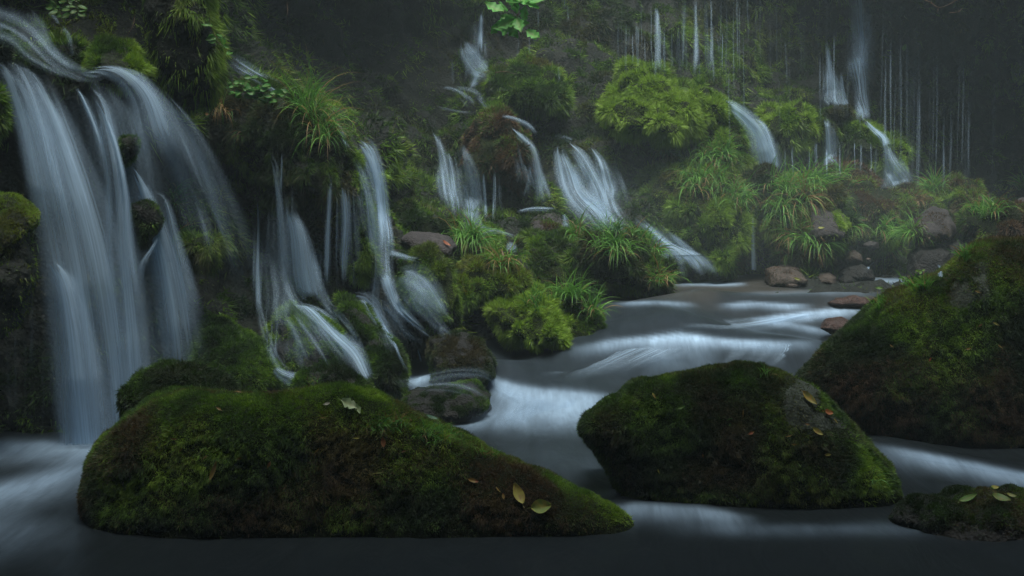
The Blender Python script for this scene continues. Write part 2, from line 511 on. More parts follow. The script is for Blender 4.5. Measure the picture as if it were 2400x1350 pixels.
def boulder(name, label, cat, poly, Y, thick, lean=0.0, rough=0.05, sub=5, mat=None, moss=0, length=0.02, width=0.003,
            tone=0.4, brown=0.2, seed=0, cover=None, group=None, centre=None, flat=0.85, droop=0.5, power=0.65, mosslabel=None):
    poly = np.array(poly, float)
    c = np.array(centre, float) if centre else (poly.min(0) + poly.max(0)) / 2
    rad = np.linalg.norm(poly - c, axis=1, keepdims=True)
    poly = c + (poly - c) * (rad - (9 if moss >= 300000 else 4)) / rad
    D, TT = ico(sub)
    D = D.copy()
    th = np.arctan2(-D[:, 2], D[:, 0])
    rho = np.hypot(D[:, 0], D[:, 2])
    rr = outline_r(poly, c, th)
    rm = rr.mean()
    r = rr * rho ** flat
    px = c[0] + r * np.cos(th)
    py = c[1] + r * np.sin(th)
    hgt = (poly[:, 1].max() - poly[:, 1].min()) / 2
    b = np.sign(D[:, 1]) * np.abs(D[:, 1]) ** power
    Yv = Y + thick * b + lean * (c[1] - py) / hgt
    V = P(px, py, Yv)
    Nn = vnormals(V, TT)
    ctr = V.mean(0)
    if (Nn * (V - ctr)).sum() < 0:
        TT = TT[:, ::-1]; Nn = -Nn
    size = np.ptp(V[:, 0])
    q = V + seed * 3.7
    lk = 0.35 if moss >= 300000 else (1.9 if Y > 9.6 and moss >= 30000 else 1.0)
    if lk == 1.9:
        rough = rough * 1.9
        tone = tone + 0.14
    n = (0.5 - worley(q, 2.2 / max(size, 0.2), seed)) * size * rough * 1.6 + (fbm(q, 2.5 / max(size, 0.2), seed, 5) - 0.5) * size * rough * 2.2 \
        + (fbm(q, 11, seed + 4, 4) - 0.5) * min(0.07, size * 0.10) * lk + (0.5 - worley(q, 6.5, seed + 2)) * min(0.07, size * 0.09) * lk
    V = V + Nn * n[:, None]
    Nn = vnormals(V, TT)
    base = np.array(P(c[0], poly[:, 1].max(), Y))
    o = mesh_np(name, V - base, TT, mat or M_BASE)
    o.location = base
    tag(o, label, cat, group)
    SOLIDS.append((V, TT))
    if moss:
        def mk(cen, nn):
            f = np.ones(len(cen))
            if base[1] < 9 and poly[:, 1].max() > 980:      # the current keeps a bare wet band at the waterline
                f = f * (0.04 + 0.96 * sst(cen[:, 2] + 0.05 * (fbm(cen, 9, seed + 7, 3) - 0.5), 0.02, 0.075))
            if cover is not None:
                f = f * cover(cen, nn, seed)
            return f
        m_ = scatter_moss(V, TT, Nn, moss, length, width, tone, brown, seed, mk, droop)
        if m_:
            m_.parent = o
            m_.matrix_parent_inverse.identity()
            m_.location = -base
    return o, V, TT, Nn


def c_patch(lo, hi, sc=3.0, up=0.0):
    """moss grows in patches, thicker where the stone faces up"""
    def f(cen, nn, seed):
        return sst(fbm(cen, sc, seed + 41, 4) + up * nn[:, 2], lo, hi) + 0.02
    return f


def ell(cx, cy, rx, ry, n=14, j=0.08, seed=1):
    rs = random.Random(seed * 31 + int(cx))
    return [(cx + rx * math.cos(a) * (1 + rs.uniform(-j, j)), cy + ry * math.sin(a) * (1 + rs.uniform(-j, j)))
            for a in [2 * math.pi * k / n for k in range(n)]]


# foreground four
boulder("mossy_boulder", "small mossy hump rising behind the left shoulder of the long front boulder", "boulder",
        [(285, 1010), (284, 930), (320, 885), (380, 858), (440, 852), (480, 872), (545, 895), (570, 930), (560, 1040), (420, 1100)],
        6.55, 0.25, 0.1, 0.05, 6, moss=60000, length=0.028, width=0.0022, tone=0.28, brown=0.15, seed=2, droop=0.7)
big = boulder("mossy_boulder", "long dark mossy boulder filling the lower left, scattered with yellow and green fallen leaves", "boulder",
        [(207, 1180), (214, 1085), (240, 1035), (295, 985), (350, 940), (430, 912), (520, 915), (600, 918), (700, 898), (800, 886),
         (880, 900), (960, 935), (1040, 975), (1130, 1015), (1210, 1062), (1300, 1110), (1390, 1165), (1465, 1205), (1505, 1255),
         (1480, 1330), (1200, 1380), (800, 1400), (450, 1380), (260, 1320), (200, 1250)],
        6.05, 0.45, 0.07, 0.022, 7, moss=560000, length=0.02, width=0.0017, tone=0.26, brown=0.40, seed=5, centre=(790, 1150), droop=0.7, flat=0.8, power=0.4)
mid = boulder("mossy_boulder", "mossy boulder in midstream with a bare pale stone patch near its top", "boulder",
        [(1350, 1005), (1380, 968), (1435, 935), (1480, 900), (1570, 885), (1640, 860), (1728, 836), (1790, 846), (1850, 872), (1915, 912),
         (1980, 968), (2045, 1045), (2100, 1108), (2128, 1170), (2110, 1250), (1900, 1320), (1600, 1300), (1470, 1190), (1400, 1070)],
        6.5, 0.42, 0.07, 0.028, 7, moss=380000, length=0.022, width=0.0018, tone=0.32, brown=0.25, seed=9, centre=(1750, 1060), droop=0.6, flat=0.8, power=0.4,
        cover=lambda c, n, s: 1 - 0.93 * sst(-np.minimum(np.hypot((proj(c)[0] - 1878) / 46, (proj(c)[1] - 938) / 60), np.hypot((proj(c)[0] - 1945) / 75, (proj(c)[1] - 990 - 0.55 * (proj(c)[0] - 1945)) / 17)) + 1.5 * (fbm(c, 9, 3, 4) - 0.5), -1.4, -1.1))
rgt = boulder("mossy_boulder", "huge dark boulder at the right edge with a mossy sunlit rim", "boulder",
        [(1852, 885), (1900, 828), (1960, 775), (2040, 715), (2130, 668), (2200, 640), (2232, 600), (2280, 562), (2340, 542), (2420, 540),
         (2560, 560), (2750, 640), (2850, 850), (2800, 1100), (2500, 1160), (2200, 1130), (2040, 1060), (1900, 980)],
        7.85, 0.5, 0.12, 0.022, 7, moss=430000, length=0.026, width=0.0022, tone=0.13, brown=0.42, seed=14, centre=(2330, 880), droop=0.5, flat=0.8, power=0.4,
        cover=lambda c, n, s: 1 - 0.9 * np.exp(-np.minimum(np.hypot((proj(c)[0] - 2260) / 28, (proj(c)[1] - 690) / 34), np.hypot((proj(c)[0] - 2303) / 20, (proj(c)[1] - 670) / 50)) ** 4))
boulder("mossy_boulder", "low dark rock in the bottom right corner carrying three green leaves", "boulder",
        [(2082, 1212), (2130, 1178), (2200, 1158), (2290, 1147), (2400, 1150), (2520, 1170), (2600, 1240), (2500, 1330), (2250, 1330), (2120, 1290)],
        5.95, 0.33, 0.12, 0.03, 6, moss=110000, length=0.014, width=0.002, tone=0.22, brown=0.4, seed=21, mat=M_ROCK, cover=c_patch(0.3, 0.6, 4, 0.3))

def stone_patch(o, V, T, spots, mat, seed):
    """bare lichen grey stone where the moss has come off"""
    c = V[T].mean(1)
    px, py = proj(c)
    m = np.zeros(len(T), bool)
    wob_ = (fbm(c, 8, seed, 5) - 0.5) * 2.2
    for sx, sy, rx, ry in spots:
        m |= (np.hypot((px - sx) / rx, (py - sy) / ry) + wob_ < 1) & (c[:, 1] < V[:, 1].mean() + 0.3)
    o.data.materials.append(mat)
    o.data.polygons.foreach_set("material_index", m.astype(np.int32))


stone_patch(mid[0], mid[1], mid[2], [(1878, 932, 40, 55), (1930, 985, 62, 18), (2010, 1050, 46, 11)], M_LICHEN, 3)
stone_patch(rgt[0], rgt[1], rgt[2], [(2255, 690, 26, 34), (2300, 640, 22, 26), (2305, 700, 20, 34), (2362, 718, 16, 8), (2375, 735, 12, 8)], M_LICHEN, 5)

# left side rocks
CP = c_patch(0.42, 0.6, 3, 0.3)
boulder("mossy_rock", "mossy rock at the left edge beside the big waterfall, its lower half bare and black", "rock",
        [(-60, 470), (0, 462), (60, 470), (90, 500), (80, 530), (55, 545), (75, 600), (88, 640), (80, 700), (60, 745), (0, 790), (-120, 780), (-160, 600)],
        7.35, 0.3, 0.1, 0.05, 6, moss=60000, length=0.022, width=0.0026, tone=0.62, brown=0.3, seed=31, mat=M_CLIFF,
        cover=lambda c, n, s: 0.04 + sst(600 - proj(c)[1] + 120 * (fbm(c, 5, 4, 3) - 0.5) - 0.9 * (proj(c)[0] - 20), 0, 60))
boulder("mossy_rock", "small leafy mossy rock at the left edge above the big waterfall", "rock",
        [(-60, 210), (0, 205), (12, 250), (16, 285), (0, 310), (-80, 330)], 7.7, 0.15, 0, 0.06, 5, moss=12000, length=0.03, width=0.004, tone=0.7, brown=0.1, seed=32)
boulder("rock_block", "square dark overhanging rock block at the top with moss draped over its right corner", "rock",
        [(345, -120), (500, -140), (490, 10), (505, 60), (510, 130), (508, 200), (495, 250), (430, 265), (380, 210), (352, 130), (340, 20)],
        8.45, 0.32, 0.0, 0.05, 6, moss=60000, length=0.03, width=0.003, tone=0.66, brown=0.25, seed=33, mat=M_CLIFF,
        cover=lambda c, n, s: 0.03 + np.maximum(sst(30 + 14 * np.sin(proj(c)[0] / 9.0) - proj(c)[1] + (proj(c)[0] - 430) * 0.5 + 90 * (fbm(c, 8, 4, 3) - 0.5), 0, 25) * sst(proj(c)[0], 355, 400),
                                                sst(proj(c)[0] - 486 - 14 * (fbm(c, 8, 9, 2) - 0.5), 0, 8) * sst(215 - proj(c)[1], 0, 30)), droop=1.2)
boulder("mossy_rock", "rounded mossy rock under the dark block just right of the upper cascade", "rock",
        [(200, 130), (230, 100), (265, 92), (300, 100), (330, 130), (345, 170), (348, 200), (300, 215), (230, 200), (190, 170)],
        8.25, 0.2, 0.05, 0.05, 5, moss=30000, length=0.022, width=0.003, tone=0.66, brown=0.25, seed=34, mat=M_CLIFF,
        cover=lambda c, n, s: 0.05 + sst(n[:, 2], -0.1, 0.5))
boulder("mossy_rock", "dark mossy bank left of the feeder stream at the top left", "rock",
        [(-60, 60), (20, 75), (60, 110), (100, 140), (108, 168), (60, 165), (0, 140), (-80, 130)], 8.15, 0.15, 0, 0.05, 5,
        moss=20000, length=0.016, width=0.0026, tone=0.4, brown=0.1, seed=35)
boulder("wet_rock", "jagged black rock jutting out in the middle of the big waterfall", "rock",
        [(278, 318), (325, 315), (332, 340), (318, 372), (290, 388), (280, 370)], 7.75, 0.14, 0, 0.07, 5, moss=2500, length=0.01, width=0.002, tone=0.3, seed=36, mat=M_ROCK)
boulder("wet_rock", "rounded dark rock parting the right side of the big waterfall", "rock",
        [(305, 475), (345, 462), (372, 480), (386, 520), (372, 550), (345, 575), (322, 585), (310, 540)], 7.75, 0.16, 0, 0.05, 5, moss=6000, length=0.01, width=0.002, tone=0.15, seed=37, mat=M_ROCK)
boulder("mossy_rock", "small yellow green mossy knob beside the spray of the big waterfall", "rock",
        [(425, 560), (450, 548), (490, 545), (515, 560), (525, 590), (510, 612), (480, 618), (440, 600)], 8.3, 0.14, 0.03, 0.06, 5, moss=20000, length=0.035, width=0.003, tone=0.72, brown=0.2, seed=38, droop=1.0)
boulder("mossy_rock", "mossy ledge with leafy plants overhanging the middle waterfall", "rock",
        [(500, 270), (520, 215), (560, 190), (620, 200), (680, 225), (740, 240), (785, 290), (820, 350), (828, 430), (810, 480), (770, 500), (720, 440), (690, 500),
         (660, 500), (600, 430), (540, 380), (505, 340)], 9.2, 0.22, 0.1, 0.08, 6, moss=150000, length=0.03, width=0.0032, tone=0.40, brown=0.22, seed=39,
        mat=M_CLIFF, cover=c_patch(0.3, 0.5, 2.5, 0.25), droop=0.9)
boulder("mossy_rock", "narrow mossy pillar between the twin threads of the middle waterfall", "rock",
        [(800, 330), (830, 340), (850, 400), (862, 480), (870, 560), (890, 640), (850, 690), (815, 680), (805, 560), (800, 430)], 9.35, 0.22, 0.05, 0.08, 6,
        moss=50000, length=0.025, width=0.0032, tone=0.42, brown=0.15, seed=40, mat=M_CLIFF, cover=c_patch(0.3, 0.5, 3, 0.2))
boulder("mossy_rock", "mossy green slope low beside the foot of the big waterfall", "rock",
        [(440, 800), (470, 745), (520, 735), (570, 760), (620, 810), (655, 860), (665, 910), (600, 960), (460, 960)], 8.2, 0.3, 0.25, 0.08, 6,
        moss=90000, length=0.03, width=0.003, tone=0.55, brown=0.2, seed=41, cover=c_patch(0.25, 0.5, 5, 0.2))
boulder("mossy_rock", "wet mossy hump under the white cascade of the middle waterfall", "rock",
        [(640, 740), (680, 720), (740, 735), (800, 780), (850, 840), (880, 890), (860, 940), (700, 950), (650, 880), (620, 800)], 8.6, 0.3, 0.25, 0.08, 6,
        moss=90000, length=0.022, width=0.003, tone=0.48, brown=0.12, seed=42, mat=M_ROCK, cover=c_patch(0.34, 0.6, 5, 0.2))
boulder("mossy_rock", "dark green mossy ridge between the two lower cascades", "rock",
        [(790, 690), (830, 700), (880, 760), (930, 820), (960, 880), (940, 930), (880, 900), (840, 820), (800, 750)], 8.75, 0.25, 0.2, 0.07, 6,
        moss=70000, length=0.022, width=0.003, tone=0.40, brown=0.1, seed=43, mat=M_ROCK, cover=c_patch(0.3, 0.5, 5, 0.2))
boulder("mossy_rock", "broad wet mossy slope right of the thin cascade below the brown stone", "rock",
        [(905, 590), (960, 590), (1010, 610), (1050, 660), (1078, 720), (1070, 760), (1010, 780), (960, 740), (925, 680)], 9.45, 0.3, 0.2, 0.07, 6,
        moss=80000, length=0.022, width=0.003, tone=0.42, brown=0.15, seed=44, mat=M_ROCK, cover=c_patch(0.34, 0.6, 5, 0.2))
boulder("mossy_rock", "yellow green mossy flank running down under the brown stone", "rock",
        [(965, 590), (1000, 570), (1040, 590), (1060, 640), (1070, 700), (1060, 740), (1020, 700), (990, 640)], 9.35, 0.2, 0.1, 0.06, 5,
        moss=40000, length=0.025, width=0.003, tone=0.60, brown=0.2, seed=45)
boulder("stone", "bare brown slab with a red leaf lying on it beside the drooping grass", "stone",
        [(935, 560), (960, 542), (1010, 540), (1055, 555), (1075, 580), (1060, 605), (1010, 600), (960, 590)], 9.75, 0.2, 0.1, 0.04, 5, seed=46, mat=M_GREY)
boulder("wet_rock", "round dark wet boulder at the foot of the cascades in midstream", "boulder",
        [(1002, 850), (1005, 800), (1035, 780), (1090, 782), (1130, 800), (1160, 840), (1165, 880), (1120, 920), (1020, 920)], 8.9, 0.28, 0.12, 0.04, 6,
        moss=40000, length=0.012, width=0.0022, tone=0.2, brown=0.25, seed=47, mat=M_ROCK, cover=c_patch(0.3, 0.55, 4, 0.3))
boulder("wet_rock", "half submerged glistening rock behind the long front boulder", "boulder",
        [(935, 965), (955, 930), (1000, 903), (1060, 893), (1115, 900), (1152, 926), (1150, 960), (1080, 1000), (960, 1010)], 8.25, 0.3, 0.12, 0.04, 6,
        moss=60000, length=0.008, width=0.002, tone=0.2, brown=0.2, seed=48, mat=M_ROCK, cover=c_patch(0.3, 0.55, 6, 0.2))
boulder("mossy_mound", "bright yellow green moss mound with a yellow leaf beside the dark pool", "mossy mound",
        [(1130, 720), (1145, 685), (1200, 665), (1245, 668), (1290, 700), (1325, 750), (1342, 795), (1330, 810), (1260, 815), (1200, 790), (1150, 760)], 9.7, 0.35, 0.3, 0.05, 6,
        moss=110000, length=0.025, width=0.0034, tone=0.85, brown=0.12, seed=49)
boulder("mossy_mound", "narrow mossy hump above the bright moss mound, under the drooping grass", "mossy mound",
        [(1060, 640), (1090, 600), (1140, 600), (1200, 630), (1250, 670), (1230, 700), (1140, 700), (1080, 720)], 10.0, 0.3, 0.2, 0.06, 5,
        moss=60000, length=0.025, width=0.0032, tone=0.55, brown=0.3, seed=50)
boulder("mossy_mound", "dark mossy mound with a grass fringe at the edge of the stream", "mossy mound",
        [(1260, 700), (1300, 690), (1360, 700), (1410, 735), (1425, 775), (1400, 810), (1330, 815), (1270, 770)], 9.9, 0.3, 0.15, 0.05, 5,
        moss=45000, length=0.022, width=0.0032, tone=0.35, brown=0.2, seed=51)
boulder("mossy_mound", "grass covered mound in front of the white cascade", "mossy mound",
        [(1322, 595), (1345, 550), (1400, 533), (1460, 533), (1515, 558), (1555, 600), (1572, 640), (1560, 690), (1480, 690), (1380, 690), (1330, 660)], 11.1, 0.45, 0.2, 0.06, 6,
        moss=110000, length=0.032, width=0.0038, tone=0.38, brown=0.2, seed=52)
boulder("mossy_mound", "low dark mossy hump left of the grass covered mound", "mossy mound",
        [(1210, 570), (1240, 550), (1300, 545), (1340, 560), (1350, 620), (1330, 690), (1240, 690), (1200, 640)], 11.0, 0.4, 0.2, 0.06, 6,
        moss=70000, length=0.028, width=0.0036, tone=0.32, brown=0.2, seed=53)
boulder("mossy_mound", "small mossy hump at the foot of the twin falls", "mossy mound",
        [(1070, 560), (1085, 530), (1130, 520), (1170, 540), (1190, 580), (1150, 610), (1090, 600)], 11.2, 0.3, 0.15, 0.06, 5,
        moss=35000, length=0.022, width=0.0034, tone=0.36, brown=0.2, seed=54)
boulder("mossy_mound", "dim mossy hump left of the twin falls in the shade", "mossy mound",
        [(900, 500), (950, 470), (1010, 500), (1055, 530), (1070, 560), (1000, 580), (920, 560)], 10.6, 0.35, 0.2, 0.06, 5,
        moss=55000, length=0.028, width=0.0036, tone=0.28, brown=0.25, seed=55)
boulder("mossy_rock", "grey topped rock splashed by the middle of the back falls", "rock",
        [(1200, 510), (1230, 495), (1290, 490), (1320, 505), (1330, 540), (1280, 560), (1215, 555)], 11.7, 0.3, 0.15, 0.05, 5,
        moss=20000, length=0.015, width=0.003, tone=0.3, brown=0.5, seed=56, mat=M_GREY)
boulder("mossy_mound", "big rounded mound of moss topped with a fringe of grass right of the white cascade", "mossy mound",
        [(1512, 470), (1520, 420), (1560, 375), (1620, 350), (1690, 360), (1740, 400), (1770, 450), (1768, 520), (1750, 580), (1700, 625), (1620, 610), (1550, 560)], 12.6, 0.5, 0.25, 0.06, 6,
        moss=170000, length=0.035, width=0.0042, tone=0.58, brown=0.35, seed=57)
boulder("mossy_mound", "dark drooping mossy rock at the foot of the cascade by the pool", "mossy mound",
        [(1590, 590), (1630, 560), (1690, 570), (1712, 620), (1700, 670), (1640, 680), (1600, 650)], 12.4, 0.15, 0.1, 0.06, 5, moss=35000, length=0.03, width=0.004, tone=0.25, brown=0.2, seed=58, droop=1.0)
boulder("mossy_mound", "brightest lime green moss cushion high on the rock face", "mossy mound",
        [(1415, 260), (1430, 225), (1480, 205), (1540, 200), (1600, 212), (1650, 250), (1640, 300), (1590, 330), (1500, 320), (1440, 300)], 12.9, 0.5, 0.25, 0.08, 6,
        moss=120000, length=0.04, width=0.0046, tone=0.98, brown=0.12, seed=59, droop=0.8)
boulder("mossy_mound", "lime green moss hump just above the brightest moss cushion", "mossy mound",
        [(1455, 190), (1470, 155), (1510, 145), (1560, 165), (1590, 200), (1560, 235), (1490, 230)], 13.3, 0.35, 0.2, 0.08, 5,
        moss=60000, length=0.035, width=0.0044, tone=0.85, brown=0.15, seed=60)
boulder("mossy_mound", "mossy shoulder left of the bright curving cascade", "mossy mound",
        [(1590, 210), (1640, 195), (1690, 225), (1740, 290), (1758, 350), (1740, 420), (1660, 390), (1600, 330)], 13.1, 0.5, 0.25, 0.08, 6,
        moss=100000, length=0.035, width=0.0044, tone=0.58, brown=0.15, seed=61)
boulder("mossy_mound", "flat topped mossy rock beside the upper winding cascade", "mossy mound",
        [(1150, 185), (1190, 155), (1250, 145), (1300, 165), (1330, 210), (1320, 250), (1270, 262), (1200, 240), (1140, 240)], 13.2, 0.5, 0.25, 0.08, 6,
        moss=80000, length=0.035, width=0.0044, tone=0.52, brown=0.35, seed=62)
boulder("mossy_mound", "low brown green hump between the twin falls and the winding cascade", "mossy mound",
        [(1090, 300), (1130, 262), (1180, 260), (1220, 310), (1250, 370), (1240, 430), (1180, 420), (1110, 400)], 12.2, 0.5, 0.3, 0.08, 6,
        moss=90000, length=0.028, width=0.0042, tone=0.42, brown=0.55, seed=63)
boulder("mossy_mound", "mossy clump overhanging the thin trickles right of the curving cascade", "mossy mound",
        [(1770, 300), (1790, 258), (1850, 245), (1910, 265), (1932, 310), (1900, 350), (1830, 345)], 13.9, 0.45, 0.2, 0.09, 5,
        moss=70000, length=0.04, width=0.005, tone=0.55, brown=0.15, seed=64, droop=0.9)
boulder("mossy_mound", "dim green moss arch below the pale misty waterfall", "mossy mound",
        [(1925, 300), (1950, 265), (2010, 275), (2060, 300), (2105, 350), (2110, 400), (2060, 400), (1990, 360), (1940, 350)], 14.4, 0.45, 0.25, 0.08, 5,
        moss=60000, length=0.04, width=0.005, tone=0.38, brown=0.1, seed=65)
boulder("mossy_mound", "small flat mossy rock in the middle of the pale misty waterfall", "mossy mound",
        [(1925, 262), (1950, 250), (1995, 250), (2003, 275), (1970, 282), (1930, 280)], 14.3, 0.2, 0, 0.05, 4, moss=10000, length=0.025, width=0.004, tone=0.28, seed=66)
boulder("mossy_mound", "dark green dome at the foot of the bright curving cascade", "mossy mound",
        [(1740, 440), (1745, 405), (1780, 390), (1810, 398), (1822, 430), (1800, 460), (1760, 465)], 12.6, 0.3, 0.1, 0.05, 5, moss=30000, length=0.025, width=0.004, tone=0.38, seed=67)
boulder("mossy_mound", "wide grassy mound in the middle of the right bank", "mossy mound",
        [(1785, 500), (1800, 450), (1850, 420), (1920, 420), (1975, 460), (1990, 520), (1960, 600), (1880, 620), (1810, 590)], 12.6, 0.45, 0.25, 0.06, 6,
        moss=90000, length=0.035, width=0.0044, tone=0.50, brown=0.3, seed=68)
boulder("mossy_mound", "reddish brown mossy hummock behind the wide grassy mound", "mossy mound",
        [(1900, 440), (1930, 405), (1990, 400), (2060, 425), (2110, 460), (2130, 500), (2060, 520), (1960, 500)], 13.2, 0.4, 0.2, 0.07, 5,
        moss=60000, length=0.028, width=0.0042, tone=0.48, brown=0.75, seed=69)
boulder("mossy_mound", "low mossy bank reaching under the misty cliff at the back", "mossy mound",
        [(2080, 470), (2110, 435), (2180, 428), (2260, 430), (2330, 455), (2360, 490), (2300, 520), (2150, 510)], 13.9, 0.4, 0.2, 0.07, 5,
        moss=60000, length=0.03, width=0.0044, tone=0.50, brown=0.5, seed=70)
boulder("mossy_mound", "mossy stone with straw grass near the right edge above the huge boulder", "mossy mound",
        [(2265, 525), (2290, 490), (2350, 480), (2440, 490), (2480, 540), (2400, 570), (2300, 565)], 12.4, 0.35, 0.15, 0.06, 5,
        moss=30000, length=0.025, width=0.004, tone=0.55, brown=0.5, seed=71)
boulder("mossy_mound", "brownish mossy hump between the grass tufts in the middle of the right bank", "mossy mound",
        [(1985, 520), (2010, 488), (2060, 480), (2110, 500), (2130, 550), (2090, 590), (2020, 600), (1985, 570)], 12.9, 0.35, 0.15, 0.07, 5,
        moss=45000, length=0.026, width=0.004, tone=0.35, brown=0.6, seed=90)
boulder("mossy_mound", "dark mossy hump behind the angular grey boulder", "mossy mound",
        [(2215, 470), (2240, 445), (2290, 450), (2320, 490), (2300, 540), (2240, 545)], 13.2, 0.35, 0.15, 0.07, 5,
        moss=35000, length=0.026, width=0.004, tone=0.3, brown=0.4, seed=91)
boulder("stone", "small round pebble beside the perched brown stone", "stone", [(2026, 606), (2034, 600), (2044, 604), (2044, 616), (2032, 618)], 12.45, 0.08, 0, 0.03, 4, seed=92, mat=M_BROWN)
boulder("stone", "dark stone peeping out left of the perched brown stone", "stone", [(1945, 612), (1955, 598), (1972, 600), (1978, 618), (1960, 626)], 12.45, 0.12, 0, 0.04, 4, seed=93, mat=M_GREY)
boulder("stone", "dark stone under the grass left of the far thin slide", "stone", [(2020, 575), (2040, 562), (2062, 566), (2066, 584), (2040, 592)], 12.55, 0.14, 0, 0.04, 4, seed=94, mat=M_GREY)
boulder("stone", "smooth grey stone at the right edge behind the straw grass", "stone",
        [(2330, 500), (2360, 475), (2420, 455), (2480, 470), (2480, 520), (2400, 530), (2345, 525)], 12.8, 0.3, 0.1, 0.05, 5, seed=72, mat=M_GREY)
boulder("stone", "grey rock with a bright green moss patch on its right shoulder", "stone",
        [(1885, 550), (1890, 490), (1930, 478), (1970, 490), (1990, 530), (1985, 560), (1940, 570), (1900, 575)], 12.25, 0.3, 0.15, 0.05, 5, moss=14000,
        length=0.02, width=0.004, tone=0.9, brown=0, seed=73, mat=M_GREY, cover=lambda c, n, s: sst(proj(c)[0] - 1950 - (proj(c)[1] - 500) * 0.3, 0, 15) * sst(545 - proj(c)[1], 0, 20) + 0.003)
boulder("stone", "angular grey boulder lying between two grass tufts on the right bank", "stone",
        [(2125, 545), (2140, 510), (2190, 486), (2225, 490), (2242, 525), (2232, 560), (2180, 570), (2140, 565)], 12.5, 0.35, 0.15, 0.05, 5, moss=5000,
        length=0.015, width=0.003, tone=0.4, brown=0.4, seed=74, mat=M_GREY)
boulder("stone", "dark stone under the overhanging grass near the huge right boulder", "stone",
        [(2130, 600), (2150, 570), (2200, 570), (2230, 590), (2240, 640), (2180, 680), (2120, 660)], 12.2, 0.3, 0.1, 0.05, 5, seed=75, mat=M_ROCK)
boulder("stone", "glinting wet stone tucked behind the rim of the huge right boulder", "stone",
        [(2210, 600), (2215, 570), (2250, 560), (2280, 575), (2280, 640), (2240, 660)], 12.4, 0.25, 0.05, 0.05, 5, seed=76, mat=M_ROCK)
boulder("stone", "flat brown boulder lying in the shallows, largest of the stones by the pool", "stone",
        [(1788, 650), (1790, 628), (1815, 620), (1850, 622), (1880, 638), (1902, 655), (1895, 672), (1840, 682), (1795, 678)], 11.9, 0.28, 0.1, 0.035, 5, moss=3000, length=0.006, width=0.003, tone=0.3, brown=0.8, seed=77, mat=M_BROWN)
boulder("stone", "pitted pinkish stone at the waterline right of the flat brown boulder", "stone",
        [(1908, 650), (1918, 638), (1945, 636), (1963, 650), (1960, 672), (1915, 672)], 12.0, 0.18, 0.05, 0.04, 5, seed=78, mat=M_BROWN)
boulder("stone", "small dark stone between the pitted stone and the long wet stone", "stone",
        [(1960, 655), (1975, 641), (1995, 645), (2010, 660), (1990, 674), (1965, 672)], 12.1, 0.14, 0.02, 0.04, 4, seed=79, mat=M_ROCK)
boulder("stone", "brown round stone perched above the long wet stone", "stone",
        [(1975, 610), (1985, 588), (2005, 583), (2022, 595), (2027, 615), (2010, 625), (1985, 625)], 12.4, 0.16, 0.02, 0.04, 5, seed=80, mat=M_BROWN)
boulder("stone", "long wet dark stone at the waterline below the perched round stone", "stone",
        [(1960, 640), (1985, 622), (2020, 620), (2045, 635), (2052, 655), (2020, 668), (1980, 662)], 12.25, 0.18, 0.04, 0.04, 5, seed=81, mat=M_ROCK)
boulder("stone", "low stone just breaking the water in front of the flat brown boulder", "stone",
        [(1822, 672), (1835, 660), (1865, 660), (1882, 668), (1870, 680), (1835, 682)], 11.7, 0.12, 0, 0.05, 4, seed=82, mat=M_BROWN)
boulder("stone", "rounded brown stone under the grassy mound at the left end of the pool", "stone",
        [(1385, 690), (1395, 675), (1420, 669), (1448, 676), (1455, 695), (1440, 708), (1400, 706)], 11.0, 0.16, 0.02, 0.03, 5, seed=83, mat=M_BROWN)
boulder("stone", "dark stone next to the rounded brown stone in the pool", "stone",
        [(1452, 695), (1460, 678), (1480, 678), (1495, 695), (1480, 706), (1460, 705)], 11.05, 0.12, 0.02, 0.04, 4, seed=84, mat=M_ROCK)
boulder("stone", "glistening reddish stone half sunk in the current", "stone",
        [(1620, 705), (1635, 688), (1665, 679), (1692, 682), (1690, 700), (1660, 712), (1630, 714)], 10.9, 0.16, 0.03, 0.04, 5, seed=85, mat=M_REDROCK)
boulder("stone", "dark stone hump under the current beside the huge right boulder", "stone",
        [(1915, 770), (1930, 748), (1975, 742), (2010, 760), (2000, 790), (1940, 785)], 9.75, 0.2, 0.05, 0.04, 5, seed=86, mat=M_REDROCK)
boulder("stone", "flat red brown stone washed by the current upstream of the huge boulder", "stone",
        [(1930, 712), (1950, 697), (2010, 690), (2060, 700), (2050, 722), (1960, 722)], 10.6, 0.2, 0.05, 0.04, 5, seed=87, mat=M_REDROCK)

BV, BT, off = [], [], 0
for v_, t_ in SOLIDS:
    BV.append(v_); BT.append(t_ + off); off += len(v_)
BVH = BVHTree.FromPolygons(np.concatenate(BV).tolist(), np.concatenate(BT).tolist(), all_triangles=True)


def cast(px, py):
    d = FW + UP * ((675 - py) / F) + np.array([1, 0, 0]) * ((px - 1200) / F)
    d = d / np.linalg.norm(d)
    h = BVH.ray_cast(Vector(CAM), Vector(d))
    if h[0] is None:
        return None, None
    n = np.array(h[1])
    if n @ d > 0:
        n = -n
    return np.array(h[0]), n


# moss over the rock face
def terr_mask(c, n):
    px, py = proj(c)
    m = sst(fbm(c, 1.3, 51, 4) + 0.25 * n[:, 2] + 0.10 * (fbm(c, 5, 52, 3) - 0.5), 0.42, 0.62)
    dim = 1 - 0.85 * (sst(px, 480, 560) * sst(1100 - px, 0, 60) * sst(300 - py, -60, 80))   # moss thinned to darken the recess, standing in for its shade
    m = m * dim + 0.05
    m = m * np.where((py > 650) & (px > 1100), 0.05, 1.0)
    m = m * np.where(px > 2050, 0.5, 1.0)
    return m


V, T, NT = TERR
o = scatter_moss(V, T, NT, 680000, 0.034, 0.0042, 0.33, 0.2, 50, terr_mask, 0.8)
tag(o, "dark green moss spread over the dripping rock face", "moss", kind="stuff")


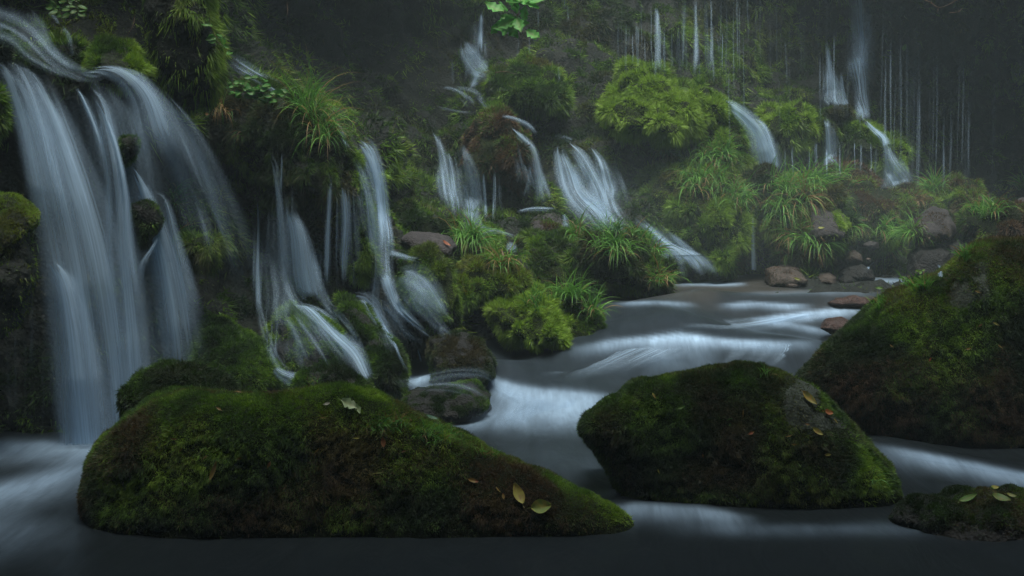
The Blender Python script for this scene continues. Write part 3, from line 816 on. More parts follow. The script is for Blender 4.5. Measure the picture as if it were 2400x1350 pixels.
def shag_mask(c, n):
    return sst(n[:, 2], 0.15, 0.6) * sst(fbm(c, 1.8, 61, 3), 0.5, 0.62) * np.where((proj(c)[1] > 650) & (proj(c)[0] > 1100), 0.0, 1.0)


o = scatter_moss(V, T, NT, 110000, 0.055, 0.004, 0.55, 0.25, 60, shag_mask, 1.0)
tag(o, "longer yellow green moss on the upper edges of the rock face", "moss", kind="stuff")

# ------------------------------------------------------------------ river
WX = np.arange(-7.5, 8.5, 0.03)
WYv = np.arange(1.2, 14.2, 0.03)
XX, YY = np.meshgrid(WX, WYv)
PTS = np.stack([XX, YY, np.zeros_like(XX)], -1).reshape(-1, 3)


def dist_poly(x, y, poly):
    """distance to a polyline and position along it"""
    best = np.full(x.shape, 1e9)
    for (x0, y0), (x1, y1) in zip(poly[:-1], poly[1:]):
        dx, dy = x1 - x0, y1 - y0
        tt = np.clip(((x - x0) * dx + (y - y0) * dy) / (dx * dx + dy * dy), 0, 1)
        best = np.minimum(best, np.hypot(x - x0 - tt * dx, y - y0 - tt * dy))
    return best


def to_ground(pts, z):
    r = []
    for px, py in pts:
        d = FW + UP * ((675 - py) / F) + np.array([1, 0, 0]) * ((px - 1200) / F)
        t_ = (z - CAM[2]) / d[2]
        r.append(((CAM + d * t_)[0], (CAM + d * t_)[1]))
    return r


wob = (fbm(PTS, 0.9, 71, 3) - 0.5) * 0.5
zz = 0.40 * sst(PTS[:, 1] + wob + 0.12 * np.sin(PTS[:, 0] * 2.2), 8.35, 10.9)
# standing waves: long humps where the current drops over hidden stones
for pts, z, wd, am in (([(1330, 815), (1450, 796), (1600, 786), (1750, 800), (1900, 806)], 0.24, 0.28, 0.07),
                       ([(1500, 740), (1640, 720), (1800, 726), (2000, 724)], 0.34, 0.22, 0.05),
                       ([(1180, 880), (1100, 874), (1020, 890)], 0.1, 0.2, 0.07),
                       ([(1250, 935), (1350, 930), (1450, 940)], 0.02, 0.35, 0.03),
                       ([(2060, 1050), (2200, 1085), (2400, 1120)], 0.0, 0.25, 0.04),
                       ([(1480, 1190), (1620, 1200)], 0.0, 0.2, 0.02)):
    g = to_ground(pts, z)
    zz = zz + 1.5 * am * np.exp(-(dist_poly(PTS[:, 0], PTS[:, 1], g) / wd) ** 2)
PTS[:, 2] = zz + (fbm(PTS * np.array([1.3, 0.6, 1]), 2.2, 73, 3) - 0.5) * 0.03
wpx, wpy = proj(PTS)
foam = np.zeros(len(PTS))
STROKES = [  # crests of broken water: traced line (photo pixels), softness upstream, softness downstream, strength
    ([(1300, 826), (1450, 801), (1600, 787), (1700, 800), (1820, 806), (1950, 802)], 7, 17, 0.36),
    ([(1480, 802), (1600, 790), (1700, 802)], 8, 60, 0.16),
    ([(1420, 712), (1540, 708), (1650, 715)], 4, 7, 0.18),
    ([(1670, 717), (1760, 710), (1850, 716), (1920, 717)], 4, 11, 0.28),
    ([(1740, 752), (1900, 734), (2060, 718)], 6, 15, 0.36),
    ([(1750, 745), (1850, 760), (1980, 785)], 5, 10, 0.16),
    ([(1560, 662), (1600, 662), (1760, 664)], 4, 6, 0.5),
    ([(1680, 634), (1800, 634)], 3, 5, 0.4),
    ([(2020, 655), (2160, 656), (2300, 652)], 5, 7, 0.35),
    ([(1700, 688), (1900, 684), (2100, 690)], 4, 7, 0.07),
    ([(840, 898), (960, 890), (1050, 874), (1120, 870), (1175, 898)], 6, 16, 0.34),
    ([(1060, 880), (1120, 872), (1170, 896), (1225, 912), (1350, 926), (1500, 940)], 9, 46, 0.23),
    ([(1120, 915), (1250, 935), (1450, 950)], 22, 26, 0.16),
    ([(960, 995), (1150, 972), (1330, 975), (1480, 985)], 22, 32, 0.22),
    ([(1100, 1060), (1300, 1080), (1500, 1095), (1650, 1100)], 40, 60, 0.03),
    ([(1990, 1036), (2130, 1062), (2250, 1086), (2400, 1116), (2700, 1170)], 10, 30, 0.30),
    ([(1380, 1200), (1500, 1187), (1640, 1196), (1800, 1222)], 9, 28, 0.24),
    ([(1500, 1236), (1750, 1240), (2050, 1238), (2330, 1240)], 12, 18, 0.06),
    ([(-300, 1050), (60, 1046), (200, 1040), (400, 1036)], 14, 34, 0.30),
    ([(-500, 1200), (0, 1150), (120, 1122), (330, 1070)], 24, 50, 0.26),
    ([(-500, 1270), (0, 1245), (250, 1240)], 40, 60, 0.08),
]
for pts, wu, wd_, st in STROKES:
    q_ = np.array(pts, float)
    ly = np.interp(wpx, q_[:, 0], q_[:, 1])
    al = (wpx - q_[0, 0]) / (q_[-1, 0] - q_[0, 0])
    end = sst(al, 0, 0.3) * sst(1 - al, 0, 0.3)
    dy = wpy - ly
    rag = 1 + 0.5 * (fbm(PTS * np.array([1.5, 0.7, 1]), 3, int(q_[0, 0]) % 97, 3) - 0.5)
    foam = foam + st * end * np.exp(-(dy / (np.where(dy < 0, wu, wd_) * rag)) ** 2)
# a thin veil of broken water over the whole rapid
foam *= 1.25
foam += 0.018 * sst(PTS[:, 1], 8.0, 8.8) * (1 - sst(PTS[:, 1], 10.0, 11)) + 0.004
bed = fbm(PTS * np.array([1, 1.6, 1]), 1.6, 75, 4)
shallow = sst(PTS[:, 1], 9.9, 10.9)[:, None]
deep = np.array((0.008, 0.011, 0.012))
c_ = deep + (np.array((0.022, 0.018, 0.012)) * sst(bed, 0.4, 0.62)[:, None] + np.array((0.01, 0.01, 0.009))) * shallow
tri = gridtris(len(WYv), len(WX))
nn = vnormals(PTS, tri)
if nn[:, 2].mean() < 0:
    tri = tri[:, ::-1]
river = mesh_np("water", PTS, tri, M_WATER, col=c_, fade=foam)
tag(river, kind="structure")


# ------------------------------------------------------------------ falling water
def spline(pts, n):
    pts = np.array(pts, float)
    if len(pts) == 2:
        return pts[0] + (pts[1] - pts[0]) * np.linspace(0, 1, n)[:, None]
    q = np.concatenate([[2 * pts[0] - pts[1]], pts, [2 * pts[-1] - pts[-2]]])
    seg = np.hypot(*(pts[1:, :2] - pts[:-1, :2]).T)
    s = np.concatenate([[0], np.cumsum(seg)]) / seg.sum()
    out = []
    for t_ in np.linspace(0, 1, n):
        i = min(np.searchsorted(s, t_, 'right') - 1, len(pts) - 2)
        u = (t_ - s[i]) / (s[i + 1] - s[i])
        a, b, c, d = q[i:i + 4]
        out.append(0.5 * (2 * b + (c - a) * u + (2 * a - 5 * b + 4 * c - d) * u * u + (3 * b - a - 3 * c + d) * u ** 3))
    return np.array(out)


FN = [0]
W1 = None
rgf = np.random.default_rng(3)


def sheet(name, label, L, R, Y=None, st=0.8, nu=14, nv=60, off=0.06, bulge=0.06, tail=(0.06, 0.12), edge=0.3, layers=2, parent=None,
          cat="waterfall", group=None, smooth=4, dens=1.0, mnw=0.92):
    FN[0] += 1
    if Y is None:
        st *= 1.0 if nv == 24 else 1.15
    elif parent is W1:
        st *= 1.12
    L, R = spline(L, nv), spline(R, nv)
    u = np.linspace(0, 1, nu)
    tv = np.linspace(0, 1, nv)
    PX = L[:, None, 0] * (1 - u) + R[:, None, 0] * u
    PY = L[:, None, 1] * (1 - u) + R[:, None, 1] * u
    if Y is None:
        cu = np.linspace(0.0, 1.0, 7 if nu > 6 else 3)
        D_ = np.full((nv, len(cu)), np.nan)
        for i in range(0, nv):
            for j, uu in enumerate(cu):
                h, _ = cast(L[i, 0] * (1 - uu) + R[i, 0] * uu, L[i, 1] * (1 - uu) + R[i, 1] * uu)
                if h is not None:
                    D_[i, j] = h[1]
        D_ = np.where(np.isnan(D_), np.nanmean(D_), D_)
        D_ = np.pad(D_, ((smooth, smooth), (0, 0)), mode='edge')
        mn = np.array([D_[i:i + 2 * smooth + 1].min(0) for i in range(nv)])
        mn = np.pad(mn, ((smooth, smooth), (0, 0)), mode='edge')
        D_ = np.array([mn[i:i + 2 * smooth + 1].mean(0) for i in range(nv)]) - off
        D_ = np.minimum.accumulate(D_, axis=0)          # water never runs backwards into the rock
        D_ = np.pad(D_, ((3, 3), (0, 0)), mode='edge')
        D_ = np.array([D_[i:i + 7].mean(0) for i in range(nv)])
        DD = np.array([np.interp(u, cu, r) for r in D_])
    else:
        Y = np.array(Y, float)
        DD = np.interp(tv, np.linspace(0, 1, len(Y)), Y)[:, None] + 0 * u
    DD = DD - bulge * np.sin(np.pi * u)[None, :]
    VV, TT_, UV, FD = [], [], [], []
    k = 0
    for l_ in range(layers):
        W_ = P(PX, PY, DD - 0.05 * l_)
        wid = np.linalg.norm(W_[:, -1] - W_[:, 0], axis=1)
        wref = wid.max()
        ln = np.concatenate([[0], np.cumsum(np.linalg.norm(np.diff(W_[:, nu // 2], axis=0), axis=1))])
        sU = u[None, :] * (0.35 * wid + 0.65 * wref)[:, None] * dens + FN[0] * 3.17 + l_ * 7.3
        sV = ln[:, None] + 0 * u + FN[0] * 1.7
        fe = sst(u, 0, max(edge, 0.36)) * sst(1 - u, 0, max(edge, 0.36)) if parent is not W1 else sst(u, 0, edge) * sst(1 - u, 0, edge)
        # each strand of the sheet leaves the rock and dies out at its own height
        ph = rgf.random(3) * 6
        r0 = 0.07 * (1 + np.sin(u * 9 + ph[0]) * 0.6 + np.sin(u * 23 + ph[1]) * 0.4)
        r1 = 0.10 * (1 + np.sin(u * 7 + ph[2]) * 0.6 + np.sin(u * 19 + ph[0]) * 0.4)
        tt_ = tv[:, None]
        ft = (sst(tt_ - r0[None, :], 0, 1) * 0 + np.clip((tt_ - r0[None, :]) / max(tail[0], 0.04), 0, 1)) if tail[0] else 1 + 0 * tt_ + 0 * u[None, :]
        if tail[1] > 0.03:
            ft = ft * np.clip((1 - tt_ - r1[None, :] * min(1, tail[1] * 5)) / tail[1], 0, 1)
        ft = ft * ft * (3 - 2 * ft)
        VV.append(W_.reshape(-1, 3)); UV.append(np.stack([sU, sV], -1).reshape(-1, 2))
        FD.append((st * (0.85 ** l_) * fe[None, :] * ft).ravel())
        TT_.append(gridtris(nv, nu) + k)
        k += nv * nu
    o = mesh_np(name, np.concatenate(VV), np.concatenate(TT_), M_FALL, parent, uv=np.concatenate(UV), fade=np.concatenate(FD))
    if parent is None:
        tag(o, label, cat, group)
    return o


def ribbon(name, label, C, **kw):
    """C: centre points (px, py, width)"""
    S = spline(C, kw.get("nv", 50))
    d = np.gradient(S[:, :2], axis=0)
    d /= np.maximum(np.linalg.norm(d, axis=1, keepdims=True), 1e-6)
    nrm = np.stack([d[:, 1], -d[:, 0]], 1)
    wk = 0.64 if kw.get('cat') is None else 0.5
    Lp = S[:, :2] + nrm * S[:, 2:3] * wk
    Rp = S[:, :2] - nrm * S[:, 2:3] * wk
    kw.setdefault("nv", 50)
    return sheet(name, label, Lp.tolist(), Rp.tolist(), **kw)


def wroot(label, px, py, Y):
    r = bpy.data.objects.new("waterfall", None)
    COL.objects.link(r)
    tag(r, label, "waterfall")
    return r


# the big waterfall on the left
W1 = wroot("big silky waterfall on the left falling in wide overlapping sheets", 200, 1030, 7.5)
S = "water_sheet"
sheet(S, 0, [(-60, 190), (0, 220), (50, 400), (85, 620), (110, 820), (125, 1045)], [(40, 138), (110, 170), (200, 330), (300, 560), (350, 800), (380, 1045)], [8.0, 7.85, 7.7, 7.6, 7.55, 7.5], st=0.75, nu=30, parent=W1, tail=(0.08, 0.02), edge=0.22)
sheet(S, 0, [(-80, 150), (-20, 160), (20, 260), (50, 420), (90, 600)], [(20, 138), (70, 160), (130, 300), (170, 450), (215, 640)], [7.95, 7.8, 7.65, 7.6], st=0.65, nu=20, parent=W1, tail=(0.1, 0.35), edge=0.35)
sheet(S, 0, [(88, 612), (110, 640), (130, 740), (140, 900), (150, 1040)], [(130, 600), (185, 650), (225, 760), (262, 900), (285, 1040)], [7.6, 7.5, 7.42, 7.4], st=1.0, nu=20, parent=W1, tail=(0.06, 0.02), edge=0.4)
sheet(S, 0, [(170, 205), (205, 260), (240, 420), (235, 620), (245, 830), (250, 1040)], [(225, 195), (268, 250), (300, 420), (345, 640), (370, 830), (385, 1000)], [7.9, 7.75, 7.65, 7.55, 7.5], st=0.8, nu=20, parent=W1, tail=(0.04, 0.05), edge=0.35)
ribbon(S, 0, [(222, 228, 8), (245, 270, 14), (275, 360, 16), (292, 460, 22), (300, 600, 36), (330, 800, 50)], Y=[7.75, 7.6, 7.55, 7.5], st=0.9, parent=W1, tail=(0.03, 0.4), edge=0.45)
ribbon(S, 0, [(172, 200, 6), (195, 235, 12), (230, 330, 20), (245, 450, 40)], Y=[7.8, 7.7, 7.65], st=0.7, parent=W1, tail=(0.03, 0.5), edge=0.45)
sheet(S, 0, [(185, 175), (240, 180), (285, 230), (300, 330), (330, 430)], [(190, 160), (290, 155), (380, 215), (440, 310), (500, 440)], [7.95, 7.75, 7.65, 7.6], st=0.55, nu=24, parent=W1, tail=(0.05, 0.3), edge=0.35)
sheet(S, 0, [(235, 165), (300, 185), (350, 300), (400, 470), (440, 640)], [(260, 155), (345, 175), (450, 300), (540, 450), (640, 640)], [7.9, 7.75, 7.7, 7.7], st=0.30, nu=26, parent=W1, tail=(0.06, 0.45), edge=0.4)
sheet(S, 0, [(295, 390), (310, 430), (340, 600), (360, 800), (360, 960)], [(310, 385), (350, 430), (430, 600), (480, 780), (520, 960)], [7.95, 7.85, 7.75, 7.7], st=0.65, nu=22, parent=W1, tail=(0.05, 0.25), edge=0.35)
sheet(S, 0, [(340, 455), (375, 475), (390, 560), (415, 700), (430, 860)], [(352, 440), (395, 465), (430, 560), (475, 700), (510, 860)], [7.9, 7.8, 7.7, 7.65], st=0.55, nu=16, parent=W1, tail=(0.1, 0.4), edge=0.4)
ribbon(S, 0, [(372, 555, 5), (355, 585, 8), (335, 620, 14), (325, 680, 20)], Y=[7.65, 7.6], st=0.5, parent=W1, tail=(0.05, 0.5))

sheet(S, 0, [(0, 160), (40, 300), (70, 560), (90, 800), (110, 1040)], [(300, 170), (380, 300), (430, 560), (455, 800), (470, 980)], [8.05, 7.95, 7.85, 7.8, 7.7], st=0.30, nu=34, parent=W1, tail=(0.08, 0.05), edge=0.15)
sheet(S, 0, [(330, 180), (420, 300), (470, 480), (510, 640), (520, 800)], [(360, 185), (470, 300), (570, 480), (640, 660), (680, 820)], [7.85, 7.75, 7.75, 7.8], st=0.22, nu=26, parent=W1, tail=(0.1, 0.5), edge=0.4)
W2 = wroot("upper feeder stream sliding diagonally over the ledge above the big waterfall", 100, 100, 8.1)
for C, s_ in (([(-60, 25, 40), (40, 60, 60), (100, 115, 50), (160, 160, 40), (215, 178, 26), (270, 165, 20)], 0.7),
              ([(-60, 70, 22), (20, 95, 26), (60, 130, 20), (110, 160, 16), (170, 185, 14)], 0.5),
              ([(60, 20, 22), (95, 60, 26), (115, 105, 24), (150, 145, 20)], 0.45),
              ([(112, 28, 8), (128, 42, 10), (138, 60, 8)], 0.6),
              ([(140, 62, 10), (158, 80, 12), (166, 110, 11), (172, 140, 10)], 0.75)):
    ribbon("water_sheet", 0, C, st=s_ * 0.4, parent=W2, off=0.05, tail=(0.05, 0.12), edge=0.4, bulge=0.02)

ribbon("waterfall", "faint misty slide half hidden behind the leafy plant near the dark recess", [(525, 120, 30), (560, 150, 34), (610, 180, 30), (650, 205, 30), (680, 222, 20)], st=0.4, off=0.05, tail=(0.3, 0.2), layers=1)

W3 = wroot("middle waterfall dropping in threads behind the mossy ledge and sliding over the humps", 700, 800, 9)
for C, s_, off_ in (([(632, 355, 8), (648, 400, 14), (655, 470, 18), (660, 560, 20), (662, 690, 24)], 0.65, 0.12),
              ([(661, 355, 3), (660, 400, 5), (657, 460, 7)], 0.8, 0.1),
              ([(604, 450, 5), (606, 540, 9), (604, 640, 14), (606, 760, 24)], 0.5, 0.12),
              ([(592, 465, 3), (594, 600, 4), (594, 720, 6)], 0.35, 0.12),
              ([(774, 410, 10), (772, 480, 12), (768, 560, 14), (766, 690, 16)], 0.45, 0.12),
              ([(806, 430, 20), (812, 520, 24), (808, 600, 22), (806, 680, 20)], 0.45, 0.1)):
    ribbon("water_thread", 0, C, st=s_, parent=W3, off=off_, tail=(0.05, 0.2), edge=0.45)
sheet("water_sheet", 0, [(600, 560), (598, 640), (600, 720), (610, 800)], [(660, 560), (680, 640), (700, 720), (680, 800)], st=0.3, parent=W3, off=0.12, nu=18, edge=0.3, tail=(0.25, 0.3))
sheet("water_sheet", 0, [(662, 480), (668, 560), (672, 650), (690, 712)], [(690, 480), (725, 540), (752, 620), (775, 715)], st=0.62, parent=W3, off=0.12, tail=(0.15, 0.1), nu=20, layers=3)
ribbon("water_sheet", 0, [(690, 520, 10), (715, 570, 14), (735, 620, 18), (755, 690, 18)], st=0.5, parent=W3, off=0.1, tail=(0.2, 0.2))
sheet("water_sheet", 0, [(660, 715), (700, 722), (740, 770), (800, 830), (845, 890)], [(700, 705), (770, 728), (820, 780), (860, 830), (885, 895)], st=0.75, parent=W3, off=0.05, tail=(0.06, 0.05), nu=20, nv=60)
ribbon("water_sheet", 0, [(655, 745, 18), (680, 760, 22), (700, 800, 22), (720, 850, 30)], st=0.25, parent=W3, off=0.05)
ribbon("water_sheet", 0, [(640, 860, 12), (660, 878, 24), (690, 893, 36)], st=0.6, parent=W3, off=0.06, tail=(0.1, 0.1))

W4 = wroot("slender white fall left of centre that breaks into a fan of small cascades", 900, 600, 9.3)
for C, s_, off_ in (([(832, 328, 26), (862, 352, 40), (885, 420, 38), (895, 500, 34), (905, 560, 34), (905, 630, 40)], 0.85, 0.12),
              ([(826, 365, 12), (845, 400, 14), (860, 440, 20), (872, 500, 24), (878, 570, 24), (890, 640, 22)], 0.6, 0.12),
              ([(786, 285, 14), (800, 310, 12), (822, 360, 10)], 0.45, 0.08),
              ([(905, 590, 18), (940, 600, 14), (990, 612, 8)], 0.5, 0.06),
              ([(900, 632, 40), (915, 680, 30), (935, 720, 24), (970, 755, 18), (1005, 785, 14), (1015, 800, 12)], 0.75, 0.06),
              ([(930, 640, 60), (980, 660, 70), (1020, 710, 60), (1050, 760, 30)], 0.3, 0.08),
              ([(820, 690, 24), (860, 700, 30), (880, 730, 34), (900, 770, 22), (925, 800, 12), (940, 840, 11), (955, 865, 14), (975, 885, 28)], 0.65, 0.06),
              ([(880, 700, 30), (920, 740, 34), (950, 780, 30), (985, 800, 16), (992, 830, 8)], 0.3, 0.06),
              ([(978, 815, 5), (985, 840, 7), (990, 860, 10)], 0.5, 0.06)):
    ribbon("water_sheet", 0, C, st=s_, parent=W4, off=off_, tail=(0.07, 0.25), edge=0.4)

W5 = wroot("pair of pale falls in the shade left of the brightest cascade", 1080, 520, 12)
for C, s_ in (([(1012, 300, 8), (1030, 340, 16), (1042, 400, 28), (1050, 460, 34), (1058, 520, 44)], 0.6),
              ([(1040, 345, 6), (1055, 380, 14), (1065, 440, 22), (1072, 515, 36)], 0.55),
              ([(1074, 330, 8), (1090, 370, 30), (1105, 430, 44), (1115, 520, 50)], 0.3),
              ([(1085, 430, 10), (1102, 480, 22), (1112, 535, 30)], 0.5),
              ([(1132, 400, 5), (1136, 460, 7), (1141, 530, 8)], 0.6),
              ([(1158, 400, 4), (1157, 460, 5), (1155, 530, 6)], 0.4),
              ([(1140, 540, 12), (1180, 546, 8), (1220, 560, 8)], 0.45),
              ([(1185, 570, 12), (1200, 582, 24), (1190, 596, 24)], 0.45)):
    ribbon("water_sheet", 0, C, st=s_ * 0.8, parent=W5, off=0.12, tail=(0.07, 0.25), edge=0.4)

W6 = wroot("brightest cascade at the centre, fanning out and racing down into the pool", 1400, 500, 12)
sheet(S, 0, [(1300, 335), (1292, 375), (1300, 440), (1330, 500), (1400, 560)], [(1320, 335), (1345, 380), (1390, 440), (1450, 500), (1500, 560)], st=0.62, parent=W6, off=0.14, nu=22, tail=(0.06, 0.25), edge=0.35)
sheet(S, 0, [(1320, 330), (1340, 370), (1370, 430), (1400, 500), (1450, 550)], [(1335, 330), (1380, 360), (1425, 430), (1455, 480), (1500, 540)], st=0.58, parent=W6, off=0.2, nu=22, tail=(0.06, 0.2), edge=0.35)
sheet(S, 0, [(1375, 345), (1390, 375), (1400, 420), (1410, 480)], [(1390, 340), (1425, 380), (1448, 440), (1455, 500)], st=0.7, parent=W6, off=0.16, nu=18, tail=(0.06, 0.2), edge=0.35)
ribbon(S, 0, [(1290, 318, 8), (1320, 322, 10), (1345, 332, 12)], st=0.4, parent=W6, off=0.06)
ribbon(S, 0, [(1345, 420, 10), (1375, 460, 26), (1420, 510, 34), (1470, 545, 34), (1530, 575, 34), (1585, 602, 36)], st=0.85, parent=W6, Y=[12.2, 12.05, 11.9, 11.8, 11.7, 11.65], tail=(0.08, 0.05), edge=0.4)
sheet(S, 0, [(1480, 510), (1540, 570), (1575, 610), (1590, 662)], [(1500, 505), (1580, 570), (1660, 600), (1720, 655)], st=0.65, Y=[11.7, 11.5, 11.3, 11.6], layers=2, parent=W6, nu=26, tail=(0.1, 0.2), edge=0.35)

W7 = wroot("thin winding cascade from the top down to the fall beside the brightest one", 1150, 250, 13)
for C, s_ in (([(1130, 25, 6), (1126, 70, 14), (1125, 130, 16)], 0.55),
              ([(1105, 50, 20), (1112, 90, 24), (1120, 140, 26)], 0.22),
              ([(1085, 95, 18), (1100, 130, 44), (1120, 160, 50), (1140, 176, 30), (1165, 172, 10)], 0.5),
              ([(1120, 165, 30), (1112, 190, 20), (1100, 212, 14)], 0.4),
              ([(1032, 205, 5), (1060, 208, 8), (1090, 225, 12), (1105, 255, 16)], 0.5),
              ([(1060, 205, 8), (1110, 215, 16), (1135, 240, 20), (1150, 262, 20)], 0.35),
              ([(1060, 140, 6), (1060, 170, 7), (1063, 204, 8)], 0.3),
              ([(1020, 250, 5), (1080, 262, 6), (1130, 265, 6)], 0.12),
              ([(1170, 270, 6), (1210, 280, 10), (1245, 300, 14), (1262, 325, 16)], 0.35),
              ([(1195, 295, 6), (1225, 325, 18), (1250, 350, 16), (1262, 400, 22), (1272, 450, 34), (1280, 495, 44)], 0.65),
              ([(1243, 385, 5), (1238, 430, 10), (1228, 470, 16)], 0.35),
              ([(1210, 497, 6), (1250, 490, 10), (1310, 492, 10)], 0.6),
              ([(1320, 500, 10), (1326, 520, 16), (1328, 540, 20)], 0.4)):
    ribbon("water_sheet", 0, C, st=s_, parent=W7, off=0.1, tail=(0.07, 0.25), edge=0.4)

W8 = wroot("bright curving cascade sliding over the mossy shoulder right of centre", 1750, 350, 13)
for C, s_ in (([(1685, 228, 10), (1720, 252, 26), (1760, 285, 36), (1785, 320, 44), (1800, 370, 56), (1805, 410, 60)], 0.9),
              ([(1690, 240, 8), (1740, 285, 16), (1765, 330, 30), (1770, 400, 36)], 0.4),
              ([(1765, 280, 10), (1790, 300, 18), (1808, 350, 22), (1818, 405, 26)], 0.6)):
    ribbon("water_sheet", 0, C, st=s_, parent=W8, Y=[12.95, 12.8, 12.75, 12.7, 12.7], tail=(0.06, 0.08), edge=0.4)

W9 = wroot("tall pale misty waterfall streaming down the cliff at the upper right", 2010, 300, 15)
for C, s_ in (([(2005, -40, 30), (2012, 60, 50), (2015, 130, 60), (2010, 180, 60)], 0.30),
              ([(2015, -40, 10), (2020, 80, 14), (2014, 140, 16)], 0.35),
              ([(1998, 120, 30), (2010, 160, 50), (2020, 220, 36), (2025, 290, 34)], 0.42),
              ([(1935, 88, 5), (1940, 120, 10), (1945, 165, 20), (1952, 220, 50), (1955, 262, 50)], 0.45),
              ([(1970, 170, 8), (1976, 215, 12), (1985, 255, 14)], 0.4),
              ([(1932, 272, 6), (1942, 300, 18), (1946, 350, 26), (1948, 395, 34)], 0.45),
              ([(2025, 280, 10), (2050, 305, 14), (2072, 325, 20), (2080, 350, 24)], 0.55),
              ([(2075, 330, 14), (2085, 370, 26), (2100, 410, 60), (2110, 440, 84)], 0.42)):
    ribbon("water_sheet", 0, C, st=s_ * 1.5, parent=W9, off=0.16, tail=(0.1, 0.1), edge=0.45)
ribbon("waterfall", "single narrow spout pouring into the pool below the grassy bank", [(1764, 500, 8), (1765, 540, 9), (1766, 590, 12), (1767, 632, 14)], st=0.75, off=0.1, tail=(0.1, 0.03), edge=0.4, smooth=20)
ribbon("waterfall", "little white spout beside the glinting stone behind the huge right boulder", [(2200, 618, 6), (2203, 635, 10), (2204, 652, 14)], st=0.6, off=0.12, edge=0.4)
ribbon("waterfall", "short thin slide between the wet stones at the far right of the pool", [(2052, 612, 6), (2040, 622, 7), (2032, 632, 8)], st=0.4, off=0.08, edge=0.4)



def veil(par, a0, a1, b0, b1, n, w0, w1, st, seed=0, off=0.1, short=0.45, name="water_veil", YY_=None):
    """n overlapping soft strands between the line a0-a1 (where they leave the rock) and b0-b1 (where they end)"""
    rr = random.Random(seed + n)
    for k in range(n):
        u = (k + rr.random()) / n
        v = min(1, max(0, u + rr.uniform(-0.06, 0.06)))
        A_ = (a0[0] + (a1[0] - a0[0]) * u, a0[1] + (a1[1] - a0[1]) * u)
        B_ = (b0[0] + (b1[0] - b0[0]) * v, b0[1] + (b1[1] - b0[1]) * v)
        f0 = rr.uniform(0, short)
        f1 = rr.uniform(max(f0 + 0.35, 1 - short), 1.0)
        ww = rr.uniform(w0, w1)
        pt = []
        for q_, f in enumerate((f0, (f0 + f1) / 2, f1)):
            g = f ** 0.8        # strands start sideways and then fall steeper
            pt.append((A_[0] + (B_[0] - A_[0]) * g + rr.uniform(-2, 2), A_[1] + (B_[1] - A_[1]) * f, ww * (0.6, 0.9, 1.3)[q_]))
        ribbon(name, 0, pt, Y=None if YY_ is None else [YY_[0] + (YY_[1] - YY_[0]) * f0, YY_[0] + (YY_[1] - YY_[0]) * f1], nv=30, nu=7, layers=1, st=st * rr.uniform(0.5, 1.2), parent=par, off=off, bulge=0.02, tail=(0.2, 0.35), edge=0.5, smooth=4)


for par, C, s_ in ((W3, [(634, 350, 8), (655, 470, 16), (668, 600, 22), (690, 705, 24), (780, 780, 26), (880, 895, 30)], 0.34),
                   (W3, [(606, 450, 6), (604, 600, 14), (612, 740, 20), (650, 850, 26), (700, 895, 30)], 0.26),
                   (W3, [(700, 500, 12), (735, 610, 24), (760, 700, 26), (820, 780, 26), (870, 880, 30)], 0.30),
                   (W4, [(835, 330, 20), (885, 420, 34), (900, 560, 36), (905, 640, 34), (930, 720, 26), (1010, 795, 16)], 0.38),
                   (W4, [(830, 370, 10), (872, 500, 22), (885, 620, 22), (880, 720, 26), (930, 810, 16), (970, 885, 22)], 0.32),
                   (W4, [(915, 640, 40), (960, 680, 46), (1010, 740, 36), (1060, 800, 20)], 0.20),
                   (W5, [(1080, 330, 14), (1100, 430, 34), (1112, 530, 44), (1180, 548, 12)], 0.25)):
    ribbon("water_sheet", 0, C, st=s_, parent=par, off=0.1, tail=(0.1, 0.12), edge=0.5, nv=90, smooth=4)
veil(W3, (600, 420), (700, 400), (590, 760), (720, 720), 20, 8, 26, 0.38, 1, short=0.35)
veil(W3, (690, 490), (730, 520), (660, 715), (790, 715), 14, 12, 34, 0.34, 2)
veil(W3, (760, 400), (830, 400), (760, 700), (850, 690), 10, 6, 18, 0.36, 3, short=0.35)
veil(W3, (650, 705), (720, 700), (780, 890), (900, 890), 12, 10, 26, 0.34, 4)
veil(W3, (640, 740), (660, 720), (640, 880), (760, 890), 8, 14, 34, 0.2, 5)
veil(W4, (825, 335), (860, 330), (850, 640), (925, 640), 9, 8, 22, 0.36, 6)
veil(W4, (890, 620), (960, 610), (990, 790), (1070, 770), 14, 12, 34, 0.20, 7)
veil(W4, (820, 690), (880, 695), (930, 870), (1000, 840), 9, 8, 22, 0.24, 8)
veil(W5, (1010, 320), (1120, 360), (1030, 525), (1150, 530), 16, 8, 28, 0.32, 9)
veil(W5, (1120, 390), (1180, 400), (1130, 535), (1180, 530), 7, 4, 10, 0.35, 10)
veil(W6, (1290, 340), (1430, 350), (1320, 500), (1470, 520), 16, 12, 34, 0.35, 11, off=0.14)
veil(W6, (1460, 500), (1500, 500), (1585, 660), (1700, 655), 16, 12, 30, 0.45, 12, YY_=(11.6, 11.35), short=0.3)
veil(W7, (1090, 90), (1135, 60), (1090, 210), (1150, 180), 9, 8, 24, 0.36, 13)
veil(W7, (1040, 205), (1120, 205), (1090, 262), (1160, 262), 6, 8, 16, 0.18, 14)
veil(W7, (1180, 290), (1240, 340), (1230, 495), (1300, 495), 10, 8, 22, 0.32, 15)
veil(W8, (1685, 230), (1720, 240), (1745, 410), (1830, 410), 12, 10, 26, 0.35, 16, YY_=(12.9, 12.65))
veil(W9, (1985, -40), (2045, -40), (1995, 290), (2050, 290), 14, 10, 26, 0.26, 17, short=0.6)
veil(W9, (1925, 100), (1985, 170), (1925, 262), (1990, 262), 9, 5, 16, 0.32, 18)
veil(W9, (1925, 280), (1960, 280), (1925, 400), (1975, 400), 7, 6, 18, 0.30, 19)
